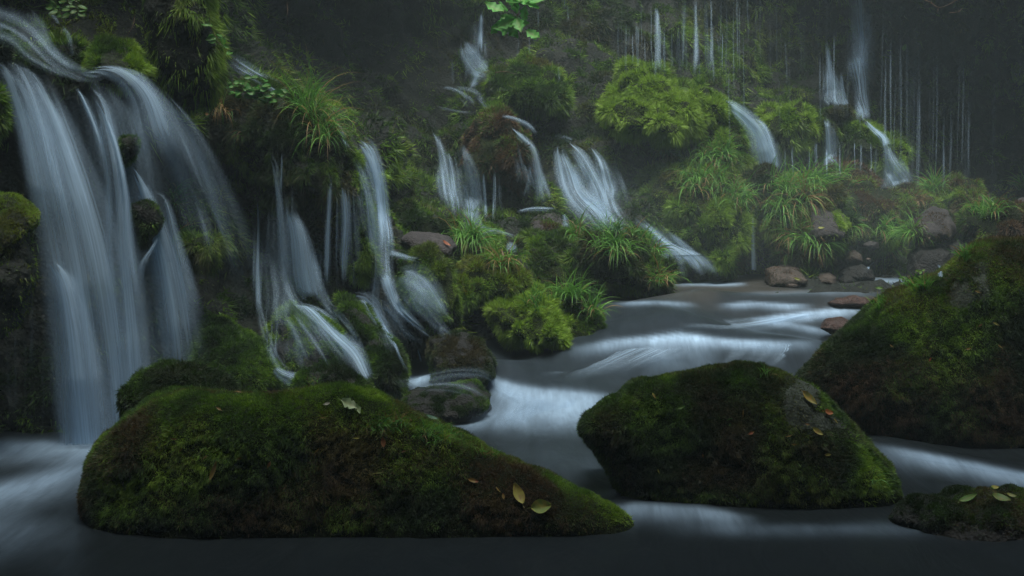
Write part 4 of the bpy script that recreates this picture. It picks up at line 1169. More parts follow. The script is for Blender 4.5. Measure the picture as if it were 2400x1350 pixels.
veil(W9, (2085, 350), (2100, 350), (2070, 445), (2145, 440), 8, 8, 22, 0.28, 20)
veil(W1, (330, 180), (400, 220), (440, 640), (600, 700), 18, 14, 36, 0.14, 21, off=0.3, short=0.5)
# single threads
TG = "thin threads of water dripping down the cliff"


rs = random.Random(5)
def thread(x, y0, y1, w_, st, label, dx=0, group=TG, top=None):
    st = min(0.95, st * (1.35 if x < 1735 and y0 < 210 else 1.5))
    ribbon("water_thread", label, [(x, y0, w_ * rs.uniform(.5, 1)), (x + dx * 0.3 + rs.uniform(-2, 2), y0 + (y1 - y0) * rs.uniform(.25, .4), w_ * rs.uniform(.5, 1.4)),
                                     (x + dx * 0.6 + rs.uniform(-2, 2), y0 + (y1 - y0) * rs.uniform(.55, .75), w_ * rs.uniform(.6, 1.6)), (x + dx, y1, w_ * 1.5)], st=st, nv=24, nu=5, layers=1,
           off=0.12, bulge=0.03, tail=(0.08, 0.2), edge=0.5, cat="water thread", group=group, smooth=12, dens=0.4, mnw=1.0)


for x, y0, y1, w_, st in ((1540, 10, 200, 15, .45), (1546, 50, 180, 26, .30), (1500, 50, 120, 5, .35), (1513, 50, 160, 4, .25), (1575, 70, 190, 6, .35), (1588, 60, 170, 8, .4),
                          (1604, -20, 190, 12, .35), (1628, -20, 200, 9, .55), (1634, -20, 190, 7, .4), (1654, -20, 200, 9, .6), (1668, -20, 215, 9, .6),
                          (1690, -20, 220, 5, .3), (1728, -20, 160, 5, .35), (1706, 30, 200, 4, .25), (1555, 80, 190, 5, .3), (1610, 80, 190, 6, .3), (1475, 60, 130, 4, .25), (1462, 55, 130, 4, .25)):
    thread(x, y0, y1, w_, st, "bright hanging water thread above the lime green moss", dx=rs.uniform(-5, 3), group="bright threads above the lime green moss")
for k in range(26):
    x = rs.uniform(1450, 1745)
    y0 = rs.uniform(-20, 90)
    thread(x, y0, rs.uniform(130, 215), rs.uniform(3, 6), rs.uniform(.15, .4), "bright hanging water thread above the lime green moss", dx=rs.uniform(-3, 3), group="bright threads above the lime green moss")
for k in range(40):
    x = rs.uniform(1700, 2090)
    y0 = rs.choice([rs.uniform(-40, 0), rs.uniform(-20, 200)])
    thread(x, y0, min(395, y0 + rs.uniform(120, 280)), rs.uniform(2.5, 5), rs.uniform(.12, .30), "thin water thread dripping over the ragged mossy cliff", dx=rs.uniform(-2, 2), group="threads on the ragged mossy cliff")
for k in range(20):
    x = rs.uniform(1815, 2080)
    y0 = rs.uniform(325, 350)
    thread(x, y0, rs.uniform(395, 430), rs.uniform(3, 6), rs.uniform(.2, .4), "short water thread dripping beneath the mossy overhang", group="threads beneath the mossy overhang")
for k in range(84):
    x = rs.uniform(2060, 2410)
    y0 = rs.choice([-40, rs.uniform(-40, 120), rs.uniform(0, 250)])
    thread(x, y0, min(460, y0 + rs.uniform(220, 420)), rs.uniform(3, 7), rs.uniform(.07, .2), "faint water thread down the dim misty cliff", dx=rs.uniform(-10, 2), group="faint threads on the dim misty cliff")
for x, y0, y1, st in ((1240, 60, 140, .25), (1213, 85, 140, .2), (1190, 60, 100, .3), (1330, 10, 60, .2), (1260, 20, 70, .2), (1325, -10, 25, .4), (1310, 150, 200, .2)):
    thread(x, y0, y1, 5, st, "short water thread on the dark mossy cliff near the hanging green branch", group="short threads near the green branch")
for x, y0, y1, st in ((1445, 350, 400, .3), (1438, 380, 410, .35), (1452, 410, 440, .3), (1160, 395, 520, .3), (1170, 400, 480, .2), (1475, 340, 380, .25), (1620, 280, 330, .2)):
    thread(x, y0, y1, 4, st, "fine water thread beside the bright central cascades", group="fine threads beside the central cascades")
for x, y0, y1, st in ((20, 760, 1000, .18), (35, 760, 980, .2), (60, 770, 1010, .16), (75, 700, 900, .14), (84, 690, 880, .15), (100, 800, 1020, .16)):
    thread(x, y0, y1, 8, st, "dim water thread in the black hollow under the left rock", group="threads in the hollow under the left rock")
for x, y0, y1, st in ((625, 720, 850, .2), (648, 725, 850, .25), (636, 740, 860, .2), (790, 430, 680, .25), (830, 600, 680, .2), (740, 600, 710, .25), (752, 590, 700, .3), (720, 600, 705, .25)):
    thread(x, y0, y1, 6, st, "fine water thread in front of the middle waterfall's wet rock", group="fine threads on the middle waterfall's rock")

# foam tongues on the rapid: fibres that follow the current over the humps
FT = wroot(None, 0, 0, 0)
FT.name = "foam"
for k in ("label", "category"):
    if k in FT:
        del FT[k]
FT["kind"] = "structure"


def wdepth(px, py):
    """distance at which the line of sight meets the water surface"""
    best = None
    d = FW + UP * ((675 - py) / F) + np.array([1, 0, 0]) * ((px - 1200) / F)
    y = np.linspace(4, 13.9, 500)
    pt = CAM + d * (y / d[1])[:, None]
    ix = np.clip(((pt[:, 0] - WX[0]) / 0.03).astype(int), 0, len(WX) - 1)
    iy = np.clip(((y - WYv[0]) / 0.03).astype(int), 0, len(WYv) - 1)
    hz = PTS[:, 2].reshape(len(WYv), len(WX))[iy, ix]
    b = np.where(pt[:, 2] < hz)[0]
    return y[b[0]] if len(b) else 12.5


def tongue(L, R, st, nv=50, **kw):
    a, b = spline(L, nv), spline(R, nv)
    m = (a + b) / 2
    Yl = np.array([wdepth(*q_) for q_ in m]) - 0.05
    k = np.hanning(9); k /= k.sum()
    Yl = np.convolve(np.pad(Yl, 4, mode='edge'), k, 'valid')
    sheet("foam_tongue", 0, L, R, Y=Yl, st=st * 0.42, nv=nv, parent=FT, layers=1, bulge=0.0, **kw)


tongue([(1330, 822), (1250, 855), (1165, 890)], [(1700, 798), (1600, 840), (1470, 905)], 1.5, nu=44, tail=(0.06, 0.6), edge=0.4)
tongue([(1480, 800), (1380, 830), (1260, 890)], [(1640, 790), (1570, 830), (1420, 915)], 0.35, nu=24, tail=(0.2, 0.6), edge=0.48)
tongue([(1640, 792), (1650, 825), (1600, 875)], [(1940, 804), (1900, 835), (1850, 880)], 0.9, nu=30, tail=(0.08, 0.6), edge=0.3)
tongue([(1770, 742), (1620, 752), (1450, 775)], [(2030, 720), (1880, 765), (1640, 792)], 1.1, nu=26, tail=(0.12, 0.5), edge=0.4)
tongue([(1060, 874), (1130, 868), (1190, 900), (1280, 925), (1420, 940)], [(1050, 890), (1110, 888), (1150, 930), (1230, 985), (1380, 1000)], 0.7, nu=24, tail=(0.2, 0.3), edge=0.4)
tongue([(1160, 905), (1120, 940), (1080, 985), (1060, 1010)], [(1450, 935), (1400, 970), (1330, 1010), (1250, 1050)], 0.7, nu=30, tail=(0.15, 0.5), edge=0.35)
tongue([(2040, 1040), (2150, 1055), (2300, 1080), (2450, 1105)], [(2060, 1075), (2150, 1090), (2300, 1115), (2450, 1145)], 0.6, nu=16, tail=(0.15, 0.1), edge=0.45)
tongue([(290, 1035), (200, 1060), (80, 1110), (-60, 1150)], [(240, 1100), (160, 1150), (40, 1190), (-80, 1230)], 0.7, nu=20, tail=(0.15, 0.2), edge=0.45)

ribbon("foam_tongue", 0, [(900, 905, 14), (980, 892, 22), (1060, 876, 26), (1130, 880, 30), (1175, 915, 34)], st=0.32, parent=FT, off=0.04, layers=1, tail=(0.2, 0.2), edge=0.45)
ribbon("foam_tongue", 0, [(940, 925, 16), (1020, 905, 30), (1100, 915, 36), (1150, 945, 30)], st=0.22, parent=FT, off=0.04, layers=1, tail=(0.3, 0.3), edge=0.45)

# ------------------------------------------------------------------ grass
G1 = np.array((0.045, 0.17, 0.025)); G2 = np.array((0.14, 0.34, 0.045)); STRAW = np.array((0.30, 0.20, 0.075))


def tuft(label, cx, cy, rx, ry, n, length, droop=1.0, straw=0.08, width=0.0028, tone=0.5, lean=(0, 0), group=None, up=0.9, name="grass_tuft", cat="grass tuft"):
    if width > 0.003:
        n, length, tone = int(n * 1.35), length * 1.15, tone + 0.15
    Vs, Ts, Cs = [], [], []
    k = 0
    rr = random.Random(int(cx * 7 + cy))
    roots = []
    for _ in range(max(6, n // 5)):
        a, q_ = rr.uniform(0, 2 * math.pi), math.sqrt(rr.random())
        h, nn_ = cast(cx + rx * q_ * math.cos(a), cy + ry * q_ * math.sin(a))
        if h is not None:
            roots.append((h, nn_))
    if not roots:
        return
    med = np.median([r[0][1] for r in roots])
    roots = [r for r in roots if abs(r[0][1] - med) < 0.2] or roots
    org = np.mean([r[0] for r in roots], axis=0)
    S_ = 7
    for b in range(n):
        h, nn_ = rr.choice(roots)
        h = h + np.array([rr.gauss(0, .012), rr.gauss(0, .012), rr.gauss(0, .004)]) - nn_ * 0.01
        L_ = length * rr.uniform(0.45, 1.15)
        az = rr.uniform(0, 2 * math.pi)
        d = np.array([math.cos(az) * 0.55 + lean[0], math.sin(az) * 0.55 - 0.15 + lean[1], up]) + nn_ * 0.5
        d /= np.linalg.norm(d)
        sidev = np.cross(d, [math.sin(az * 3), math.cos(az * 3), 0.3])
        sidev /= np.linalg.norm(sidev)
        g = droop * rr.uniform(0.6, 1.3) * 0.34
        p_ = h.copy()
        isst = rr.random() < straw
        c = STRAW * rr.uniform(0.5, 1.1) if isst else G1 + (G2 - G1) * min(1, max(0, rr.gauss(tone, 0.3)))
        w_ = width * rr.uniform(0.8, 1.5)
        for s in range(S_):
            f = s / (S_ - 1)
            ww = w_ * (0.8 + 0.6 * f if f < .4 else 1.04 * (1 - f) / 0.6 + 0.02)
            Vs += [p_ - sidev * ww, p_ + sidev * ww]
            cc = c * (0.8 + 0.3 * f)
            if f > 0.8 and not isst and rr.random() < 0.25:
                cc = STRAW * 0.7
            Cs += [cc, cc]
            if s < S_ - 1:
                Ts += [(k, k + 1, k + 3), (k, k + 3, k + 2)]
            k += 2
            p_ = p_ + d * L_ / (S_ - 1)
            d = d + np.array([0, 0, -g])
            d /= np.linalg.norm(d)
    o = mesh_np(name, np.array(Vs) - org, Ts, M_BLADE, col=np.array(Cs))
    o.location = org
    tag(o, label, cat, group)
    return o


tuft("long arching grass hanging off the mossy ledge by the dark recess", 725, 262, 30, 30, 150, 0.42, 1.0, 0.1, 0.0024, tone=0.5)
tuft("long green grass hanging straight down the right end of the mossy ledge", 765, 315, 26, 36, 150, 0.40, 1.5, 0.18, 0.0024, tone=0.55)
tuft("dry straw coloured grass hanging below the rock block's mossy corner", 525, 265, 10, 22, 90, 0.24, 1.7, 0.85, 0.0022)
tuft("small tuft of straw and green grass under the mossy ledge", 570, 320, 14, 8, 40, 0.14, 1.4, 0.6, 0.0022)
tuft("dim feathery grass beside the big waterfall above the mossy knob", 410, 475, 22, 28, 60, 0.24, 1.2, 0.05, 0.002, tone=0.2)
tuft("thin upright grass growing on the mossy knob beside the waterfall", 432, 545, 10, 8, 24, 0.12, 0.4, 0.05, 0.002, tone=0.4)
tuft("thick drooping grass tuft left of centre hanging over a hollow", 1105, 570, 34, 14, 190, 0.34, 1.5, 0.08, 0.0036, tone=0.4)
tuft("straw and green grass spilling down from the drooping tuft", 1180, 625, 26, 12, 70, 0.26, 1.3, 0.3, 0.0034)
tuft("sparse grass growing on the bright yellow green mound", 1262, 712, 40, 30, 90, 0.18, 0.8, 0.12, 0.003)
tuft("fringe of arching grass at the edge of the stream right of the bright mound", 1335, 700, 30, 8, 110, 0.24, 1.0, 0.06, 0.0032, tone=0.5)
tuft("lower arching grass touching the stream beside the dark mound", 1388, 735, 20, 12, 70, 0.22, 1.1, 0.08, 0.0032)
for i, (x, y, rx, ry, n, l, lb) in enumerate((
        (1360, 555, 24, 14, 90, 0.22, "grass on the left crown of the cascade mound, with bleached blades"),
        (1420, 545, 34, 10, 110, 0.17, "tall grass along the top of the mound before the cascade"),
        (1490, 565, 30, 12, 100, 0.19, "arching grass on the right shoulder of the cascade mound"),
        (1535, 602, 16, 16, 70, 0.22, "grass drooping toward the white water at the cascade mound's right end"),
        (1440, 590, 50, 20, 120, 0.28, "loose grass hanging down the face of the cascade mound"))):
    tuft(lb, x, y, rx, ry, n, l, 1.2, 0.3 if i == 0 else 0.08, 0.0036, tone=0.35)
tuft("low tuft of grass with straw roots at the water's edge by the cascade foot", 1560, 662, 34, 8, 90, 0.2, 1.0, 0.35, 0.0034)
tuft("grass fringe on the top left of the big rounded mound", 1580, 370, 40, 12, 110, 0.26, 1.2, 0.15, 0.004, tone=0.4)
tuft("grass fringe on the top right of the big rounded mound", 1680, 375, 34, 14, 120, 0.26, 1.2, 0.1, 0.004)
tuft("long grass combed down the front of the big rounded mound", 1655, 440, 50, 24, 170, 0.32, 1.4, 0.15, 0.0038, tone=0.55)
tuft("long grass on the lower right flank of the big rounded mound", 1725, 470, 30, 24, 130, 0.30, 1.4, 0.12, 0.0038, tone=0.5)
tuft("bright grass crowning the left of the wide grassy mound", 1830, 450, 34, 16, 170, 0.30, 1.1, 0.06, 0.0038, tone=0.6)
tuft("bright grass crowning the right of the wide grassy mound", 1905, 440, 36, 14, 170, 0.30, 1.1, 0.06, 0.0038, tone=0.6)
tuft("long grass hanging down the left face of the wide grassy mound", 1825, 500, 28, 20, 120, 0.34, 1.5, 0.1, 0.0038, tone=0.5)
tuft("straw coloured grass hanging beside the grey mossy stone", 1885, 480, 12, 16, 60, 0.34, 1.6, 0.6, 0.0034)
tuft("upright tuft on the reddish brown hummock", 1970, 415, 8, 6, 50, 0.22, 0.9, 0.15, 0.004, tone=0.7)
tuft("little straw tuft on the reddish brown hummock's right slope", 1995, 435, 6, 5, 30, 0.14, 0.9, 0.6, 0.004)
tuft("grass arching over the stones above the flat brown boulder", 1870, 570, 34, 12, 150, 0.28, 1.2, 0.2, 0.0036, tone=0.6)
tuft("grass reaching down between the flat brown boulder and the pitted stone", 1920, 590, 26, 14, 110, 0.30, 1.2, 0.12, 0.0036, tone=0.6)
tuft("low grass left of the flat brown boulder at the pool's edge", 1830, 605, 20, 8, 60, 0.18, 1.2, 0.2, 0.0034, tone=0.6)
tuft("leafy grass right of the grey mossy stone", 1995, 545, 20, 12, 90, 0.26, 1.3, 0.15, 0.0036)
tuft("green grass cap on the dark bank left of the long hanging blades", 2085, 545, 24, 8, 90, 0.22, 1.2, 0.08, 0.0036, tone=0.6)
tuft("big bright grass tuft spreading over the dark stone near the huge boulder", 2140, 560, 30, 10, 140, 0.28, 1.2, 0.1, 0.0038, tone=0.7)
tuft("drooping grass clump hanging over the far edge of the pool", 2080, 590, 14, 8, 70, 0.26, 1.4, 0.12, 0.0036)
tuft("grass tuft with pale straw on its left, high on the misty right bank", 2185, 448, 26, 8, 100, 0.26, 1.0, 0.15, 0.004, tone=0.6)
tuft("pinkish straw clump left of the high misty grass tuft", 2148, 478, 12, 8, 60, 0.2, 1.4, 0.9, 0.004)
tuft("grass growing on the mossy stone near the right edge", 2310, 500, 34, 10, 110, 0.24, 1.1, 0.15, 0.0038)
tuft("grass tuft at the far right edge of the misty bank", 2395, 440, 14, 6, 60, 0.26, 1.0, 0.1, 0.004, tone=0.7)
# on the foreground boulders
tuft("short grass patch in the middle of the long front boulder below the dry roots", 905, 1000, 50, 16, 130, 0.085, 1.2, 0.12, 0.0016, tone=0.3)
tuft("fine grass patch on the right shoulder of the long front boulder", 1030, 1020, 60, 22, 200, 0.08, 1.1, 0.08, 0.0015, tone=0.35)
tuft("dry rust coloured roots on top of the long front boulder", 935, 985, 40, 18, 90, 0.05, 1.0, 0.95, 0.0014)
tuft("small upright grass on the right slope of the long front boulder", 1150, 1072, 20, 10, 60, 0.07, 0.9, 0.15, 0.0015, tone=0.5)
tuft("pale green grass sprout near the left peak of the long front boulder", 740, 905, 22, 8, 50, 0.07, 0.6, 0.3, 0.0016, tone=0.7)
tuft("dark wiry sprigs on the outline of the long front boulder", 1095, 1000, 10, 4, 26, 0.06, 0.4, 0.0, 0.0014, tone=0.0)
tuft("few thin blades arching low on the midstream boulder", 2050, 1128, 12, 4, 14, 0.11, 1.2, 0, 0.0018, tone=0.4)
tuft("single blades sticking up from the left of the midstream boulder's crest", 1640, 865, 20, 5, 12, 0.1, 0.4, 0.1, 0.0018, tone=0.5)
tuft("tiny sprig on the front of the midstream boulder", 1695, 990, 6, 5, 12, 0.05, 0.8, 0.4, 0.0016, tone=0.5)
tuft("grass blades on the peak of the midstream boulder", 1790, 880, 14, 5, 16, 0.09, 0.8, 0.1, 0.0018, tone=0.5)
tuft("leafy grass on the upper rim of the huge right boulder", 2150, 672, 26, 10, 90, 0.12, 0.7, 0.1, 0.003, tone=0.6)
tuft("wispy grass on the rim's notch of the huge right boulder", 1945, 795, 14, 8, 50, 0.08, 0.6, 0.1, 0.002, tone=0.6)
tuft("short grass near the shoulder top of the huge right boulder", 2260, 600, 24, 10, 80, 0.1, 0.8, 0.1, 0.0028, tone=0.3)
tuft("green sprigs at the low tip of the huge right boulder's rim", 2060, 715, 20, 8, 60, 0.08, 0.6, 0.1, 0.0024, tone=0.6)


# ------------------------------------------------------------------ leaves
def leaf_geo(L_, W_, curl=0.15, lobes=0, n=9, twist=0.0):
    V_, T_ = [], []
    for i in range(n):
        f = i / (n - 1)
        ww = W_ / 2 * math.sin(math.pi * min(1, f * 0.92 + 0.04)) ** 0.8 * (1.15 - 0.4 * f)
        if lobes:
            ww *= 1 + 0.28 * math.cos(f * math.pi * 2 * lobes)
        y = (f - 0.5) * L_
        z = curl * L_ * (f - 0.5) ** 2
        for s in (-1, -0.5, 0, 0.5, 1):
            V_.append((s * ww, y, z + abs(s) * W_ * 0.16 + twist * s * f * W_))
    for i in range(n - 1):
        for j in range(4):
            a = i * 5 + j
            T_ += [(a, a + 1, a + 6), (a, a + 6, a + 5)]
    # stalk
    k = len(V_)
    st = 0.0012
    V_ += [(-st, -L_ / 2, 0), (st, -L_ / 2, 0), (st * .6, -L_ * 0.72, L_ * 0.05), (-st * .6, -L_ * 0.72, L_ * 0.05)]
    T_ += [(k, k + 1, k + 2), (k, k + 2, k + 3)]
    return np.array(V_), np.array(T_)


def leaf_cols(V_, base, second, seed):
    n = fbm(V_ * 1.0, 60, seed, 2)
    k = sst(n, 0.45, 0.6)[:, None]
    c = np.array(base) * (1 - k) + np.array(second) * k
    rib = np.exp(-(V_[:, 0] / (np.ptp(V_[:, 0]) * 0.05)) ** 2)[:, None]
    return c * (1 - 0.3 * rib) + np.array((0.2, 0.13, 0.04)) * 0.3 * rib


def leaf(label, px, py, size_px, ratio, rot, base, second, lobes=0, curl=0.3, tilt=0.35, name="fallen_leaf", lift=0.012, cat="leaf"):
    h, n = cast(px, py)
    if h is None:
        return
    L_ = size_px * h[1] / F
    V_, T_ = leaf_geo(L_, L_ * ratio, curl, lobes)
    n = n * (1 - tilt) + (CAM - h) / np.linalg.norm(CAM - h) * tilt
    n /= np.linalg.norm(n)
    a = math.radians(rot)          # 0 = tip to the right of the picture, 90 = tip up
    d = np.array([math.cos(a), 0, math.sin(a)])
    d = d - n * (d @ n)
    d /= np.linalg.norm(d)
    s = np.cross(d, n)
    M = np.stack([s, d, n], 1)
    o = mesh_np(name, V_ @ M.T, T_, M_BLADE, col=leaf_cols(V_, base, second, int(px)))
    o.location = h + n * lift
    tag(o, label, cat)
    return o


YG, OL, PG, RD, GRN, DYL = (0.30, 0.30, 0.06), (0.22, 0.16, 0.04), (0.30, 0.42, 0.22), (0.28, 0.08, 0.03), (0.06, 0.2, 0.03), (0.34, 0.24, 0.05)
leaf("yellow green leaf with brown blotch, standing on the long front boulder's lower right", 1214, 1160, 54, 0.5, 105, YG, OL)
leaf("squarish green leaf lying just right of the yellow blotched one", 1268, 1188, 48, 0.75, 8, (0.16, 0.26, 0.05), YG, curl=0.1)
leaf("pale mint green lobed leaf near the top of the long front boulder", 818, 950, 42, 0.6, -30, PG, (0.4, 0.5, 0.32), lobes=3)
leaf("second pale green leaf tip tucked beside the mint leaf", 838, 960, 24, 0.6, -70, PG, (0.3, 0.4, 0.2), lobes=2)
leaf("small red brown leaf on the middle of the long front boulder", 1108, 1128, 26, 0.4, -15, RD, OL)
leaf("slim olive leaf hanging on the dark left face of the long front boulder", 502, 1103, 46, 0.25, 72, (0.14, 0.11, 0.025), OL)
leaf("thin pale stalk like leaf on the front of the long boulder", 890, 1108, 22, 0.16, 8, (0.25, 0.3, 0.1), YG)
leaf("small yellow leaf near the crest right of the dry roots", 968, 964, 18, 0.7, -20, YG, DYL)
leaf("dark bluish green leaf beside the small yellow leaf on the crest", 1010, 985, 30, 0.5, 5, (0.05, 0.14, 0.09), (0.08, 0.2, 0.12))
leaf("curled leaf half white half brown below the short grass patch", 897, 1036, 24, 0.5, 95, (0.3, 0.3, 0.15), (0.2, 0.08, 0.03))
leaf("tiny white leaf left of the mint leaf", 768, 947, 14, 0.5, 15, (0.5, 0.5, 0.45), (0.5, 0.5, 0.45))
leaf("tiny orange leaf lying on the crest of the long boulder", 560, 925, 16, 0.4, 5, (0.3, 0.18, 0.05), OL)
leaf("crinkled olive yellow leaf on the bare stone patch of the midstream boulder", 1896, 935, 44, 0.4, -50, DYL, (0.2, 0.22, 0.06))
leaf("folded leaf, half orange half green, on the bare stone patch", 1938, 969, 26, 0.6, 0, (0.3, 0.1, 0.03), GRN)
leaf("oval yellow leaf with a brown rib below the bare stone patch", 1915, 1013, 28, 0.45, -38, YG, (0.25, 0.18, 0.05))
leaf("narrow green leaf on the crest of the midstream boulder", 1595, 955, 20, 0.4, 20, (0.1, 0.2, 0.04), GRN)
leaf("pointed green leaf on the left of the low corner rock", 2272, 1172, 46, 0.4, 15, (0.09, 0.2, 0.04), (0.12, 0.22, 0.05))
leaf("broad green leaf hanging on the front of the low corner rock", 2345, 1175, 44, 0.65, -55, (0.11, 0.2, 0.05), (0.2, 0.2, 0.06))
leaf("pale curled leaf at the right end of the low corner rock", 2366, 1165, 26, 0.4, -8, (0.3, 0.35, 0.15), YG)
leaf("small round yellow green leaf at the top of the low corner rock", 2330, 1148, 20, 0.7, 10, YG, GRN)
leaf("bright yellow leaf on the bright moss mound", 1282, 730, 30, 0.35, -25, (0.4, 0.4, 0.05), YG)
leaf("red leaf lying on the bare brown slab", 1045, 574, 22, 0.45, -50, (0.4, 0.14, 0.06), (0.3, 0.1, 0.05))
leaf("pale yellow heart shaped leaf in the hollow left of the drooping grass", 1080, 621, 22, 0.7, 10, (0.45, 0.42, 0.15), YG)
leaf("orange yellow round leaf caught in the straw beside the drooping grass", 1168, 622, 24, 0.8, -20, (0.45, 0.25, 0.08), (0.45, 0.35, 0.08))
leaf("golden curled leaf standing in the dark gap left of the bright moss mound", 1094, 688, 26, 0.3, -60, (0.35, 0.2, 0.04), DYL)
leaf("tiny pink leaf on the shaggy ledge by the dark recess", 601, 278, 14, 0.5, 70, (0.4, 0.2, 0.12), (0.4, 0.25, 0.15))
leaf("pale green leaf resting on the lime green moss cushion", 1606, 213, 26, 0.6, -10, (0.25, 0.42, 0.12), (0.3, 0.45, 0.2))
leaf("green leaf stuck high on the dim misty cliff", 2118, 110, 16, 0.7, 80, (0.12, 0.3, 0.08), GRN)
leaf("yellow green leaf at the foot of the grey mossy stone", 1925, 537, 15, 0.5, -5, (0.25, 0.3, 0.06), YG)
leaf("leaf pasted on the front of the flat brown boulder", 1868, 655, 16, 0.4, -20, (0.2, 0.25, 0.06), YG)
leaf("small orange leaf stuck on the dark rock right of the rock block's straw", 484, 269, 12, 0.6, 0, (0.2, 0.08, 0.02), OL)


rl = random.Random(77)
for cx, cy, rx, ry, n_, lb, gr in ((850, 1060, 480, 110, 16, "tiny scrap of leaf litter caught in the long front boulder's moss", "leaf scraps on the long front boulder"),
                                   (1720, 1010, 260, 100, 10, "tiny scrap of leaf litter caught in the midstream boulder's moss", "leaf scraps on the midstream boulder"),
                                   (2230, 760, 150, 90, 8, "tiny scrap of leaf litter caught in the huge right boulder's moss", "leaf scraps on the huge right boulder")):
    for k in range(n_):
        o = leaf(lb, cx + rl.uniform(-rx, rx), cy + rl.uniform(-ry, ry), rl.uniform(9, 16), rl.uniform(.2, .5), rl.uniform(0, 180),
                 rl.choice([OL, RD, DYL, YG, (0.16, 0.09, 0.04)]), OL, curl=rl.uniform(-.4, .6), name="leaf_scrap")
        if o:
            o["group"] = gr

# ------------------------------------------------------------------ leafy plants and twigs
def tube(pts, r0, r1, seg=5):
    pts = np.array(pts, float)
    V_, T_ = [], []
    n = len(pts)
    for i, p_ in enumerate(pts):
        d = pts[min(i + 1, n - 1)] - pts[max(i - 1, 0)]
        d /= np.linalg.norm(d)
        a = np.cross(d, [0.3, 0.9, 0.2]); a /= np.linalg.norm(a)
        b = np.cross(d, a)
        r = r0 + (r1 - r0) * i / (n - 1)
        for k in range(seg):
            t_ = 2 * math.pi * k / seg
            V_.append(p_ + r * (a * math.cos(t_) + b * math.sin(t_)))
    for i in range(n - 1):
        for k in range(seg):
            a_, b_ = i * seg + k, i * seg + (k + 1) % seg
            T_ += [(a_, b_, b_ + seg), (a_, b_ + seg, a_ + seg)]
    return np.array(V_), np.array(T_)


def plant(name, label, cat, stems, leaf_px, Y, base, second, ratio=0.55, lobes=0, dens=6, seed=1, hang=0.4, stem_r=0.002, stemmat=None):
    """stems: lists of (px, py); leaves sit along each stem"""
    rr = random.Random(seed)
    root = bpy.data.objects.new(name, None)
    COL.objects.link(root)
    o0 = P(stems[0][0][0], stems[0][0][1], Y)
    root.location = o0
    tag(root, label, cat)
    SV_, ST_, k = [], [], 0
    for s_ in stems:
        pts = spline([(a, b) for a, b in s_], 10)
        dy = [0.05 * math.sin(i * 0.7 + seed) for i in range(10)]
        W_ = np.array([P(p_[0], p_[1], Y + dy[i] - 0.03) for i, p_ in enumerate(pts)])
        v, t_ = tube(W_ - o0, stem_r, stem_r * 0.4)
        SV_.append(v); ST_.append(t_ + k); k += len(v)
        for q_ in range(dens):
            f = rr.uniform(0.15, 1.0) if s_[0][1] > -400 else rr.uniform(0.72, 1.0)
            i = min(int(f * 9), 8)
            c_ = W_[i] + (W_[i + 1] - W_[i]) * (f * 9 - i)
            L_ = leaf_px * Y / F * rr.uniform(0.6, 1.2)
            lv, lt = leaf_geo(L_, L_ * ratio, rr.uniform(-0.3, 0.5), lobes)
            lv[:, 1] += L_ * 0.6
            az, el = rr.uniform(0, 2 * math.pi), rr.uniform(-1.0, 0.4) * hang
            d = np.array([math.cos(az) * math.cos(el), 0.6 * math.sin(az) * math.cos(el), math.sin(el)]); d /= np.linalg.norm(d)
            n = np.array([rr.uniform(-.5, .5), rr.uniform(-1.2, -0.3), rr.uniform(0.2, 1.0)])
            n -= d * (n @ d); n /= np.linalg.norm(n)
            M = np.stack([np.cross(d, n), d, n], 1)
            b_ = np.array(base) * rr.uniform(0.7, 1.3)
            mesh_np("leaf", lv @ M.T + (c_ - o0), lt, M_BLADE, root, col=leaf_cols(lv, b_, second, seed + q_))
    mesh_np("stem", np.concatenate(SV_), np.concatenate(ST_), stemmat or M_TWIG, root)
    return root


plant("maple_branch", "bright green leafy branch hanging in front of the cliff at the top centre", "branch",
      [[(1200, -430), (1190, -200), (1200, -30), (1205, 20), (1220, 60), (1240, 85)], [(1205, 10), (1180, 40), (1170, 75)], [(1205, -10), (1225, 5), (1235, 15)], [(1215, 30), (1205, 60), (1215, 75)]],
      44, 9.5, (0.10, 0.34, 0.07), (0.14, 0.42, 0.10), ratio=0.62, lobes=3, dens=7, seed=4, hang=1.2)
plant("leafy_plant", "small leafy plant clinging to the right edge of the rock block", "plant",
      [[(492, 60), (510, 90), (530, 80)], [(500, 90), (525, 110), (542, 130)], [(490, 40), (495, 70)]], 24, 8.2, (0.04, 0.16, 0.025), (0.06, 0.2, 0.03), dens=6, seed=6)
plant("leafy_plant", "clover like leafy clump on top of the mossy ledge", "plant",
      [[(560, 240), (570, 205), (590, 178)], [(590, 240), (610, 205), (620, 180)], [(620, 250), (640, 225), (655, 212)], [(550, 240), (550, 210), (545, 190)], [(600, 250), (600, 215), (575, 190)]],
      20, 8.9, (0.035, 0.15, 0.025), (0.05, 0.19, 0.03), ratio=0.75, dens=14, seed=8)
plant("leafy_plant", "leafy trailing plant beside the upper feeder stream at the top left", "plant",
      [[(110, -20), (130, 15), (150, 40)], [(150, -20), (165, 20), (172, 50)], [(170, -20), (180, 15), (185, 40)]], 22, 8.2, (0.03, 0.1, 0.02), (0.04, 0.13, 0.02), ratio=0.7, dens=9, seed=9)
plant("leafy_plant", "small fern like sprout above the huge right boulder's rim", "plant",
      [[(2130, 675), (2120, 655), (2105, 640)], [(2150, 668), (2150, 650), (2160, 635)], [(2090, 690), (2075, 680), (2062, 668)]], 16, 8.0, (0.08, 0.2, 0.03), (0.1, 0.24, 0.04), ratio=0.4, dens=8, seed=12)


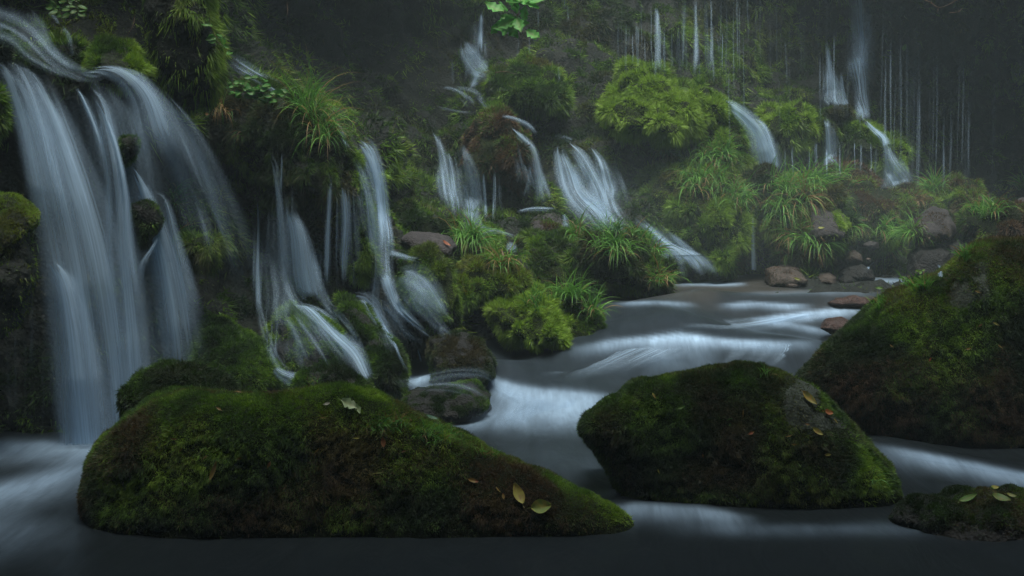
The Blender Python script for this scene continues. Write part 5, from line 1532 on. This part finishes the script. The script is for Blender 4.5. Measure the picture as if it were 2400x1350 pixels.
def twig(label, strands, Y, r=0.003, name="twig", mat=M_TWIG):
    SV_, ST_, k = [], [], 0
    o0 = P(strands[0][0][0], strands[0][0][1], Y)
    for s_ in strands:
        pts = spline(s_, 14)
        W_ = P(pts[:, 0], pts[:, 1], Y + 0.04 * np.sin(np.arange(14) * 0.6))
        v, t_ = tube(W_ - o0, r, r * 0.5)
        SV_.append(v); ST_.append(t_ + k); k += len(v)
    o = mesh_np(name, np.concatenate(SV_), np.concatenate(ST_), mat)
    o.location = o0
    tag(o, label, "twig")
    return o


twig("thin pale root dangling in front of the black recess at the top", [[(671, -10), (674, 20), (673, 45), (676, 66)]], 9.5, 0.002, "dangling_root")
twig("reddish vine hanging above the mossy rock by the upper cascade", [[(316, 20), (313, 55), (300, 80), (286, 96)]], 8.0, 0.002, "dangling_vine")
twig("bare forked twig against the cliff at the top right", [[(2150, -5), (2180, 5), (2200, 18), (2225, 10), (2250, -5)], [(2200, 18), (2196, 30)], [(2225, 30), (2245, 28), (2255, 20)]], 12.5, 0.004)
twig("small forked dark twig beside the slender white fall", [[(868, 598), (876, 602), (885, 597)], [(876, 602), (882, 612), (884, 626)]], 9.0, 0.002)
twig("thin branch lying across the flat topped rock by the winding cascade", [[(1160, 170), (1185, 168), (1208, 174)]], 12.6, 0.004, "thin_branch")
twig("short brown stick lying on the crest of the long front boulder", [[(800, 918), (825, 925), (845, 935)]], 6.0, 0.004, "stick")

# ------------------------------------------------------------------ air: spray hanging in the gorge
hz, t, out = newmat("haze_air")
pv = nd(t, "ShaderNodeVolumePrincipled")
pv.inputs["Color"].default_value = (0.74, 0.93, 0.95, 1)
pv.inputs["Density"].default_value = 0.0060
pv.inputs["Anisotropy"].default_value = 0.0
t.links.new(pv.outputs[0], out.inputs["Volume"])
bm = bmesh.new()
bmesh.ops.create_cube(bm, size=1)
me = bpy.data.meshes.new("haze")
bm.to_mesh(me); bm.free()
me.materials.append(hz)
ho = bpy.data.objects.new("haze", me)
COL.objects.link(ho)
ho.scale = (84, 84, 18)
ho.location = (0, 8, 7)
tag(ho, kind="stuff")

# spray drifting low over the far pool, below the back falls
mm, t, out = newmat("spray_air")
tc = nd(t, "ShaderNodeTexCoord")
ln_ = nd(t, "ShaderNodeVectorMath", operation='LENGTH')
t.links.new(tc.outputs["Object"], ln_.inputs[0])
mr = nd(t, "ShaderNodeMapRange", i_1=1.0, i_2=0.0, i_3=0.0, i_4=0.075)
mr.interpolation_type = 'SMOOTHSTEP'
t.links.new(ln_.outputs["Value"], mr.inputs[0])
pv = nd(t, "ShaderNodeVolumePrincipled")
pv.inputs["Color"].default_value = (0.74, 0.95, 0.93, 1)
t.links.new(mr.outputs[0], pv.inputs["Density"])
t.links.new(pv.outputs[0], out.inputs["Volume"])
D_, T_ = ico(3)
mo = mesh_np("spray_mist", D_, T_, mm)
mo.location = P(1640, 520, 12.7)
mo.scale = (3.6, 2.0, 1.0)
tag(mo, "pale spray mist drifting low over the far pool", "mist", kind="stuff")
